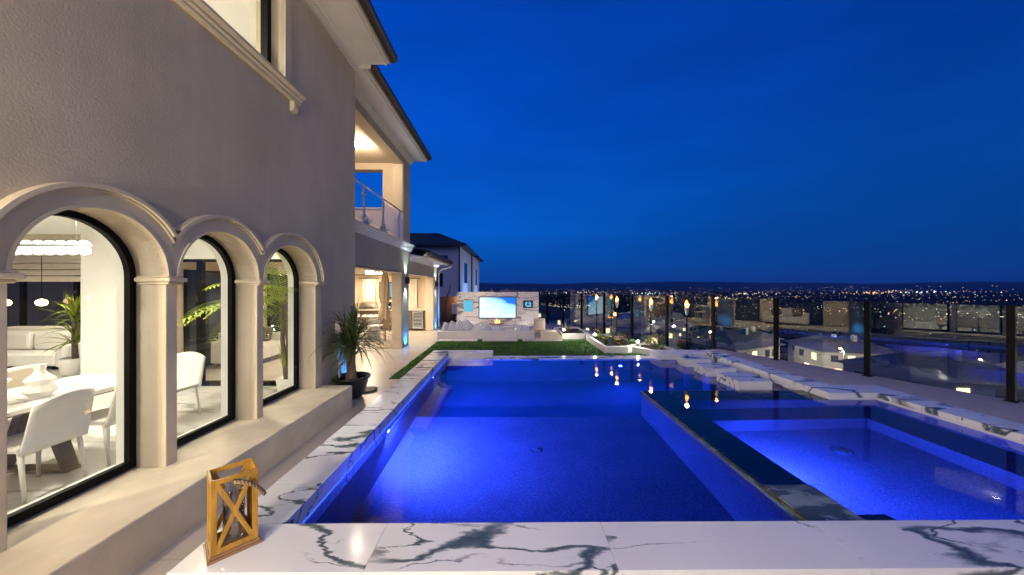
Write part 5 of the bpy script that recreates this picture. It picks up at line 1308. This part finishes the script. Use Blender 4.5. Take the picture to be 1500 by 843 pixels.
# balcony furniture
t = thing('balcony_chair', 'dark metal chair on the balcony behind the glass', 'chair', (-4.1, 8.3, 3.3))
b = B(); b.box(-4.32, -3.88, 8.1, 8.55, 3.70, 3.75); b.build('seat', 'cabinet', t, bevel=.01)
b = B(); b.tube([(-4.3, 8.55, 3.7), (-4.3, 8.62, 4.15), (-3.9, 8.62, 4.15), (-3.9, 8.55, 3.7)], .015, 7)
for i in range(5): b.tube([(-4.2 + .075 * i, 8.56, 3.72), (-4.2 + .075 * i, 8.62, 4.15)], .008, 5)
b.build('backrest', 'black_metal', t)
for sx in (-4.28, -3.92):
    for sy in (8.14, 8.5): b = B(); b.tube([(sx, sy, 3.7), (sx, sy, 3.3)], .014, 7); b.build('leg', 'black_metal', t)
for i, (x, y, s_) in enumerate([(-4.0, 9.5, .45), (-3.75, 10.2, .3)]):
    t = thing('balcony_plant', ['leafy potted plant in the middle of the balcony', 'small potted plant near the balcony column'][i], 'plant', (x, y, 3.3))
    b = B(); b.lathe([(.09, 0), (.13, .22), (.14, .24), (.12, .24), (.002, .20)], x, y, 3.3, 18); b.build('pot', 'terracotta' if i else 'ceramic', t, smooth=True)
    b = B()
    for q in range(26): a = q * 2.4; e = .4 + .9 * random.random(); b.leaf((x, y, 3.52), (math.cos(a) * math.cos(e), math.sin(a) * math.cos(e), math.sin(e)), s_ * random.uniform(.7, 1.1), .05, .8, 5)
    b.build('leaves', 'leaf_mid', t, smooth=True)

# ------------------------------------------------------------------ beyond the patio: side fence, neighbour house
t = thing('board_fence', 'brown board fence between the cabana and the marble wall', 'fence', (-3.2, 18.6, 0))
b = B()
for i in range(26): x = -5.2 + .12 * i; b.box(x, x + .114, 18.6, 18.63, 0, 1.40 + .01 * (i % 3))
b.build('boards', 'fence_wood', t)
b = B(); b.box(-5.2, -2.1, 18.63, 18.68, .4, .5); b.box(-5.2, -2.1, 18.63, 18.68, 1.1, 1.2); b.build('rail', 'fence_wood', t)
t = thing('fence_lamp', 'small glowing lamp fixed to the board fence by the marble wall', 'wall lamp', (-2.72, 18.5, 1.22))
b = B(); b.box(-2.77, -2.67, 18.56, 18.598, 1.16, 1.30); b.build('plate', 'dark_metal', t)
b = B(); b.ball((-2.72, 18.50, 1.22), .055, 12, 8); b.build('globe', 'lamp_warm', t, smooth=True)
lamp('POINT', (-2.72, 18.38, 1.30), 14, (1, .55, .2), t, radius=.06)
t = thing('utility_cabinet', 'grey utility cabinet with black lower door before the board fence', 'cabinet', (-2.75, 17.9, 0))
b = B(); b.box(-3.0, -2.56, 17.8, 18.1, .52, 1.05); b.build('upper_box', 'neighbor', t, bevel=.01)
b = B(); b.box(-3.05, -2.5, 17.82, 18.1, 0, .515); lowb = b.build('lower_box', 'dark_metal', t, bevel=.01); b = B(); b.box(-2.8, -2.76, 17.80, 17.819, .2, .35); b.build('latch', 'steel', lowb)
t = thing('banana_tree', 'thin curved young banana trunk before the board fence', 'tree', (-3.25, 17.7, 0))
b = B(); b.tube([(-3.3, 17.7, 0), (-3.32, 17.7, .7), (-3.25, 17.7, 1.3), (-3.12, 17.7, 1.65), (-3.05, 17.7, 1.92)], .07, 9, .03); b.build('trunk', 'trunk', t, smooth=True)
b = B(); b.leaf((-3.05, 17.7, 1.9), (.3, -.2, 1), .5, .10, 1.4, 6); b.leaf((-3.06, 17.7, 1.85), (-.5, .1, 1), .45, .08, 1.8, 6); b.leaf((-3.2, 17.7, 1.45), (-.4, -.3, .8), .4, .07, 1.8, 6); b.build('leaves', 'agave', t, smooth=True)
shrub(-3.5, 17.5, 0.0, .8, .35, 'strap_leaf', 'dark shrub between the far column and the utility cabinet', 120)
shrub(-2.95, 17.3, 0.0, .5, .3, 'strap_leaf', 'low dark shrub in front of the utility cabinet', 80)

t = thing('garden_wall', 'dark garden wall beyond the living room window', 'wall', (-13, 12.9, 0))
b = B(); b.box(-24, -7.6, 12.8, 13.0, -.3, 3.2); b.build('wall', 'cabinet', t)  # added so the window shows dark instead of blue sky
t = thing('neighbor_house', 'two storey grey neighbour house with hipped dark tile roof', 'house', (-10, 38, 0))
b = B(); b.box(-16, -4.9, 34, 44, -3, 6.05); b.box(-15, -4.6, 44, 52, -3, 5.9); b.build('wall', 'neighbor', t)
def tiles(b, p00, p10, p11, p01, n=60, m=14, amp=.06):
    """rows of curved tiles between eave p00-p10 and ridge p01-p11"""
    p00, p10, p11, p01 = map(Vector, (p00, p10, p11, p01)); nn = (p10 - p00).cross(p01 - p00).normalized(); vs = []; fs = []
    for j in range(m + 1):
        for i in range(n * 2 + 1):
            u, v = i / (2 * n), j / m; p = p00.lerp(p10, u).lerp(p01.lerp(p11, u), v); vs.append(p + nn * (amp * (i % 2) + .05 * (j % 2)))
    q = n * 2 + 1
    for j in range(m):
        for i in range(n * 2): a = j * q + i; fs.append((a, a + 1, a + q + 1, a + q))
    b.add(vs, fs)
b = B()
tiles(b, (-16.6, 33.3, 6.1), (-4.2, 33.3, 6.1), (-8.2, 39, 8.05), (-12, 39, 8.05), 44)
tiles(b, (-4.2, 33.3, 6.1), (-4.2, 44.6, 6.1), (-8.2, 39.2, 8.05), (-8.2, 39, 8.05), 40)
tiles(b, (-4.0, 43.6, 5.95), (-4.0, 52.6, 5.95), (-8, 49, 7.6), (-8, 47, 7.6), 36)
tiles(b, (-15, 43.6, 5.95), (-4.0, 43.6, 5.95), (-8, 47, 7.6), (-12, 47, 7.6), 36)
rf = b.build('roof', 'roof_tile', t)
b = B(); b.box(-16.6, -4.2, 33.3, 34, 5.98, 6.17); b.box(-4.9, -4.2, 34, 44.6, 5.98, 6.17); b.box(-4.6, -4.0, 44.6, 52.6, 5.84, 5.94); b.build('eave', 'dark_metal', rf)
for xx, yy in ((-4.95, 33.9), (-4.82, 43.9)): B().tube([(xx, yy, 6.0), (xx, yy, 0)], .06, 8).build('downspout', 'black_metal', t)
def nwin(x0, x1, y0, y1, z0, z1):
    b = B(); b.box(x0, x1, y0, y1, z0, z1); o = b.build('window', 'neighbor_dark', t); return o
for (y0, y1, z0, z1) in [(37.2, 39.6, 2.4, 4.6), (46.5, 48.2, 2.2, 4.4)]: nwin(-4.92 if y0 < 44 else -4.62, -4.86 if y0 < 44 else -4.56, y0, y1, z0, z1)
for (x0, x1, z0, z1) in [(-7.3, -6.1, 4.2, 5.1), (-7.2, -6.6, 2.0, 3.3)]:
    nwin(x0, x1, 33.96, 34.02, z0, z1); 
# assumed floodlight for the blue light washing the neighbour's side wall
u = thing('neighbor_floodlight', 'blue floodlight on the ground beside the neighbour house', 'floodlight', (-2.4, 38, 0))
b = B(); b.box(-2.55, -2.25, 37.9, 38.1, -.05, .15); b.build('housing', 'dark_metal', u); b = B(); b.box(-2.56, -2.551, 37.92, 38.08, 0, .13); b.build('lens', 'lamp_blue', u)
lamp('SPOT', (-2.6, 38, .2), 700, (.16, .45, 1.0), u, radius=.1, spot=140, aim=(-1, .2, 1.0))
lamp('SPOT', (-2.6, 47, .2), 500, (.16, .45, 1.0), u, radius=.1, spot=140, aim=(-1, 0.1, 1.0))
# ------------------------------------------------------------------ valley, hills, city
def side(x, y):
    """distance beyond the fence line, positive on the valley side"""
    return (Vector((x, y)) - P0).dot(EN)
def ground_z(x, y):
    s_ = side(x, y) - 0.3
    far = max(0.0, (y - 60) * .12) if x < 4 else 0.0
    s_ = max(s_, far)
    if s_ < 0: return -0.45
    if s_ < 60: z = -0.45 - 15 * (s_ / 60) ** .8
    elif s_ < 400: z = -15.45 - 35 * (s_ - 60) / 340
    else: z = -50.5 - 10 * min(1, (s_ - 400) / 1500)
    z += (1.2 * math.sin(x * .05 + 1) * math.cos(y * .043)) * min(1, s_ / 40)
    return z
gx = [-9000, -5000, -2500, -1200, -600, -300, -150, -80, -50, -30, -16] + [x for x in range(-12, 60, 4)] + [64, 72, 84, 100, 120, 150, 200, 260, 340, 450, 600, 800, 1100, 1600, 2400, 3600, 5500, 8000, 12000, 18000]
gy = [-8000, -3000, -1000, -400, -150, -60, -30, -15, -8, -4] + [y for y in range(0, 72, 4)] + [78, 90, 110, 140, 180, 240, 320, 420, 560, 750, 1000, 1400, 2000, 3000, 4500, 7000, 10000, 15000, 20000]
b = B(); vs = [(x, y, ground_z(x, y)) for y in gy for x in gx]; q = len(gx); fs = []
for j in range(len(gy) - 1):
    for i in range(q - 1):
        cx, cy = (gx[i] + gx[i + 1]) / 2, (gy[j] + gy[j + 1]) / 2
        if -16 < cx < 11 and -6 < cy < 16 and side(cx, cy) < 1.5: continue
        a = j * q + i; fs.append((a, a + 1, a + q + 1, a + q))
b.add(vs, fs); struct(b.build('valley_ground', 'terrain', smooth=True))
# terrace retaining wall under the fence
t = thing('retaining_wall', 'dark retaining wall under the glass fence', 'wall', (P0.x, P0.y, 0))
b = B(); p, p2, p3, p4 = fpt(-8, .13), fpt(11, .13), fpt(11, .45), fpt(-8, .45); b.prism([p, p2, p3, p4], -6, -.02); b.build('wall', 'concrete', t)
# ridge on the skyline
def ridge(r, h0, amp, a0, a1, seed, n=240, depth=2500):
    b = B(); rnd = random.Random(seed); ph = [rnd.uniform(0, 6.3) for _ in range(8)]; vs = []
    for i in range(n + 1):
        a = a0 + (a1 - a0) * i / n
        h = h0 + sum(amp / (k + 1) ** .9 * math.sin(a * (3 + 5 * k) + ph[k]) for k in range(8))
        h *= .55 + .45 * min(1, max(0, (a + .45) / .75))
        for rr, z in ((r - depth, -62), (r - depth * .4, -62 + (h + 62) * .55), (r, h), (r + depth, -62)): vs.append((rr * math.sin(a), rr * math.cos(a), z))
    fs = []
    for i in range(n):
        for j in range(3): k = 4 * i + j; fs.append((k, k + 4, k + 5, k + 1))
    b.add(vs, fs); struct(b.build('hills', 'hill', smooth=True))
ridge(15500, 190, 50, -.6, 2.4, 3, n=400); ridge(12500, 75, 40, -.5, 2.4, 8, n=400, depth=2000)

# town below: many low buildings as one mass, its lights as another
rnd = random.Random(21)
def polar(v_lo, v_hi, a_lo=-.12, a_hi=1.02):
    """a spot in the valley by its depression below the horizon"""
    for _ in range(60):
        t_ = rnd.random(); v = v_lo * (v_hi / v_lo) ** t_
        d = 60.0 / v; a = rnd.uniform(a_lo, a_hi); y = d; x = d * math.tan(a) if a < 1.0 else d * 1.55
        if side(x, y) > 25 and d < 14500: return x, y, math.hypot(x, y)
    return None
b = B()
for i in range(1800):
    p = polar(.006, .30)
    if not p: continue
    x, y, d = p
    if d < 1500: continue
    z = ground_z(x, y); w_, l_, h_ = rnd.uniform(6, 16) * (1 + d / 3000), rnd.uniform(6, 18) * (1 + d / 3000), rnd.uniform(3, 8) * (1 + d / 6000)
    m = Matrix.Translation((x, y, z + h_ / 2)) @ Matrix.Rotation(rnd.choice([0, .4, .8, 1.2]), 4, 'Z'); b.mbox(w_, l_, h_, m)
tag(b.build('town_buildings', 'city_wall'), 'dark mass of low town buildings spread across the valley', 'buildings', kind='stuff')
cols = {'city_white': ((1.0, .90, .74), 2.4), 'city_amber': ((1.0, .60, .26), 3.0), 'city_cool': ((.62, .85, 1.0), 3.0), 'city_red': ((1.0, .08, .05), 3.0), 'city_blue': ((.05, .12, 1.0), 3.0)}
lb_ = {'city_white': 'scatter of white town lights across the dark valley', 'city_amber': 'scatter of amber street lights across the dark valley', 'city_cool': 'scatter of cool bluish town lights across the dark valley', 'city_red': 'few red signal lights in the dark valley', 'city_blue': 'few deep blue lights in the dark valley'}
bs = {k: B() for k in cols}
def speck(x, y, z, d, px, key):
    r = d / 341 * px * .29
    bs[key].add([(x - r, y, z), (x + r, y, z), (x, y - r, z), (x, y + r, z), (x, y, z - r * .8), (x, y, z + r * .8)], [(0, 2, 5), (2, 1, 5), (1, 3, 5), (3, 0, 5), (2, 0, 4), (1, 2, 4), (3, 1, 4), (0, 3, 4)])
def pick():
    q_ = rnd.random(); return 'city_white' if q_ < .45 else 'city_amber' if q_ < .72 else 'city_cool' if q_ < .985 else 'city_red' if q_ < .995 else 'city_blue'
for (lo, hi, n, p0, p1) in [(.0045, .011, 110, .35, 1.0), (.011, .03, 230, .3, 1.1), (.03, .09, 260, .3, 1.0), (.06, .20, 520, .3, 1.5), (.18, .36, 60, .4, 1.3)]:
    for i in range(n):
        p = polar(lo, hi)
        if not p: continue
        x, y, d = p; sz_ = p0 + (p1 - p0) * rnd.random() ** 3; speck(x, y, ground_z(x, y) + rnd.uniform(4, 9) * (1 + d / 4000), d, sz_, pick())
# clusters: shopping streets and a lit stadium
for (a, v, n, key, sp_) in [(.82, .017, 30, 'city_amber', .03), (.88, .015, 22, 'city_cool', .03), (.62, .02, 26, 'city_white', .04), (.40, .018, 22, 'city_cool', .05), (.22, .016, 30, 'city_white', .07), (.10, .02, 24, 'city_white', .06), (.78, .085, 30, 'city_amber', .10), (.55, .035, 26, 'city_amber', .09), (.17, .075, 46, 'city_white', .09), (.13, .07, 30, 'city_amber', .08), (.93, .10, 26, 'city_white', .08)]:
    for i in range(n):
        aa = a + rnd.gauss(0, sp_ * .6); vv = v * (1 + rnd.gauss(0, .10)); d = 60 / max(.004, vv); x, y = d * math.tan(aa), d
        if side(x, y) > 10: speck(x, y, ground_z(x, y) + 8, math.hypot(x, y), rnd.uniform(.6, 1.6), key)
# street lamps strung along straight roads
for i in range(70):
    p = polar(.010, .16)
    if not p: continue
    x, y, d = p; th = rnd.choice([.35, .35 + PI / 2]) + rnd.gauss(0, .06); st_ = 38 * (1 + d / 2500); key = rnd.choice(['city_amber', 'city_amber', 'city_white'])
    for j in range(rnd.randint(6, 16)):
        xx, yy = x + st_ * j * math.cos(th), y + st_ * j * math.sin(th)
        if side(xx, yy) > 40: speck(xx, yy, ground_z(xx, yy) + 8, math.hypot(xx, yy), rnd.uniform(.3, .6), key)
# hillside lights climbing the ridge
for i in range(260):
    a = rnd.uniform(-.1, 1.0); d = 12300 - rnd.random() * 1500; x, y = d * math.sin(a), d * math.cos(a)
    speck(x, y, -40 + 70 * rnd.random() ** 2 * (a + .2), d, rnd.uniform(.35, .8), pick())
for k, bb in bs.items():
    c_, s_ = cols[k]
    tag(bb.build('town_lights', emat(k, c_, s_, False)), lb_[k], 'lights', kind='stuff')
# houses just below the terrace
M['hs_wall'] = pmat('hillside house stucco', (.34, .32, .30), .9, var=.2, vscale=.4)
M['hs_roof'] = pmat('hillside house tiles', (.10, .095, .10), .85, var=.3, vscale=1.5)
def hill_house():
    t = thing('hillside_house', 'x', 'house', (0, 0, 0), 'dark houses on the slope below the terrace')
    b = B(); b.box(-6, 6, -4.5, 4.5, -2, 5.2); b.build('wall', 'hs_wall', t)
    b = B(); b.add([(-6.8, -5.3, 5.2), (6.8, -5.3, 5.2), (6.8, 5.3, 5.2), (-6.8, 5.3, 5.2), (-2.5, 0, 7.6), (2.5, 0, 7.6)], [(0, 1, 5, 4), (1, 2, 5), (2, 3, 4, 5), (3, 0, 4), (3, 2, 1, 0)]); b.build('roof', 'hs_roof', t)
    b = B(); b.box(-6.15, 6.15, -4.65, 4.65, 5.02, 5.19); b.build('eave', 'hs_roof', t); b = B(); b.box(1.0, 1.7, -1.6, -.9, 6.3, 8.1); b.build('chimney', 'hs_wall', t)
    for i, (x, z, lit) in enumerate([(-4, 3.2, 0), (-1.2, 3.2, 1), (2.4, 3.2, 0), (4.4, 3.2, 0), (-3.5, .6, 1), (1.5, .6, 0)]):
        b = B(); b.box(x - .6, x + .6, -4.56, -4.49, z, z + 1.3); b.build('window', 'lit_window' if lit else 'neighbor_dark', t)
    for sx in (-1, 1):
        for y, z, lit in ((-2, 3.1, sx < 0), (2, 3.1, sx > 0), (.2, .5, 1)): b = B(); b.box(sx * 5.99, sx * 6.06, y - .7, y + .7, z, z + 1.4); b.build('window', 'lit_window' if lit else 'neighbor_dark', t)
    return t
hh = hill_house(); LBL = 'dark tile roofed house on the slope below the glass fence'
hh['label'] = LBL
# night haze over the valley
hm, hnt, hout = new_mat('night haze')
pv = hnt.nodes.new('ShaderNodeVolumePrincipled'); pv.inputs['Color'].default_value = (.25, .55, 1.0, 1); pv.inputs['Density'].default_value = 3.6e-5; pv.inputs['Anisotropy'].default_value = 0.0
hnt.links.new(pv.outputs[0], hout.inputs['Volume'])
hz = B().box(-19000, 19000, -9000, 21000, -75, 700).build('haze', hm); hz['kind'] = 'stuff'
spots = []
r2 = random.Random(5)
for row, (s0, n) in enumerate([(54, 12), (78, 13), (106, 14), (140, 15)]):
    for i in range(n):
        kk = -26 + i * (13 + row * 3.2) + r2.uniform(-2, 2)
        p = P0 + STEP.normalized() * kk * 1.5 + EN * (s0 + r2.uniform(-4, 4)); 
        if p.y < 4 : continue
        spots.append((p.x, p.y, ground_z(p.x, p.y) + .6))
# street lamps added between the slope houses so walls and roofs show
def fill_street_lamp(x, y, z):
    t = thing('street_lamp', 'street lamp glowing between the dark houses on the slope', 'street lamp', (x, y, z), 'street lamps on the slope')
    b = B(); b.tube([(x, y, z - 2), (x, y, z + 6.5), (x - .5, y, z + 7)], .09, 7, .05); b.build('pole', 'dark_metal', t)
    b = B(); b.ball((x - .6, y, z + 6.95), .22, 10, 6, .6); b.build('lamp_head', 'lamp_warm', t, smooth=True)
    lamp('POINT', (x - .6, y, z + 6.4), 6500, (1.0, .78, .52), t, radius=.25)
for (kk, s0) in [(-6, 66), (12, 67), (30, 66), (48, 68), (-2, 92), (22, 93), (46, 92), (10, 122), (45, 124)]:
    p = P0 + STEP.normalized() * kk + EN * s0; fill_street_lamp(p.x, p.y, ground_z(p.x, p.y))
for i, s_ in enumerate(spots):
    rz = r2.choice([0, .3, -.2, .5, 1.2]) + r2.uniform(-.1, .1)
    if i == 0: hh.location = s_; hh.rotation_euler = (0, 0, rz)
    else: dup(hh, s_, rz, LBL)
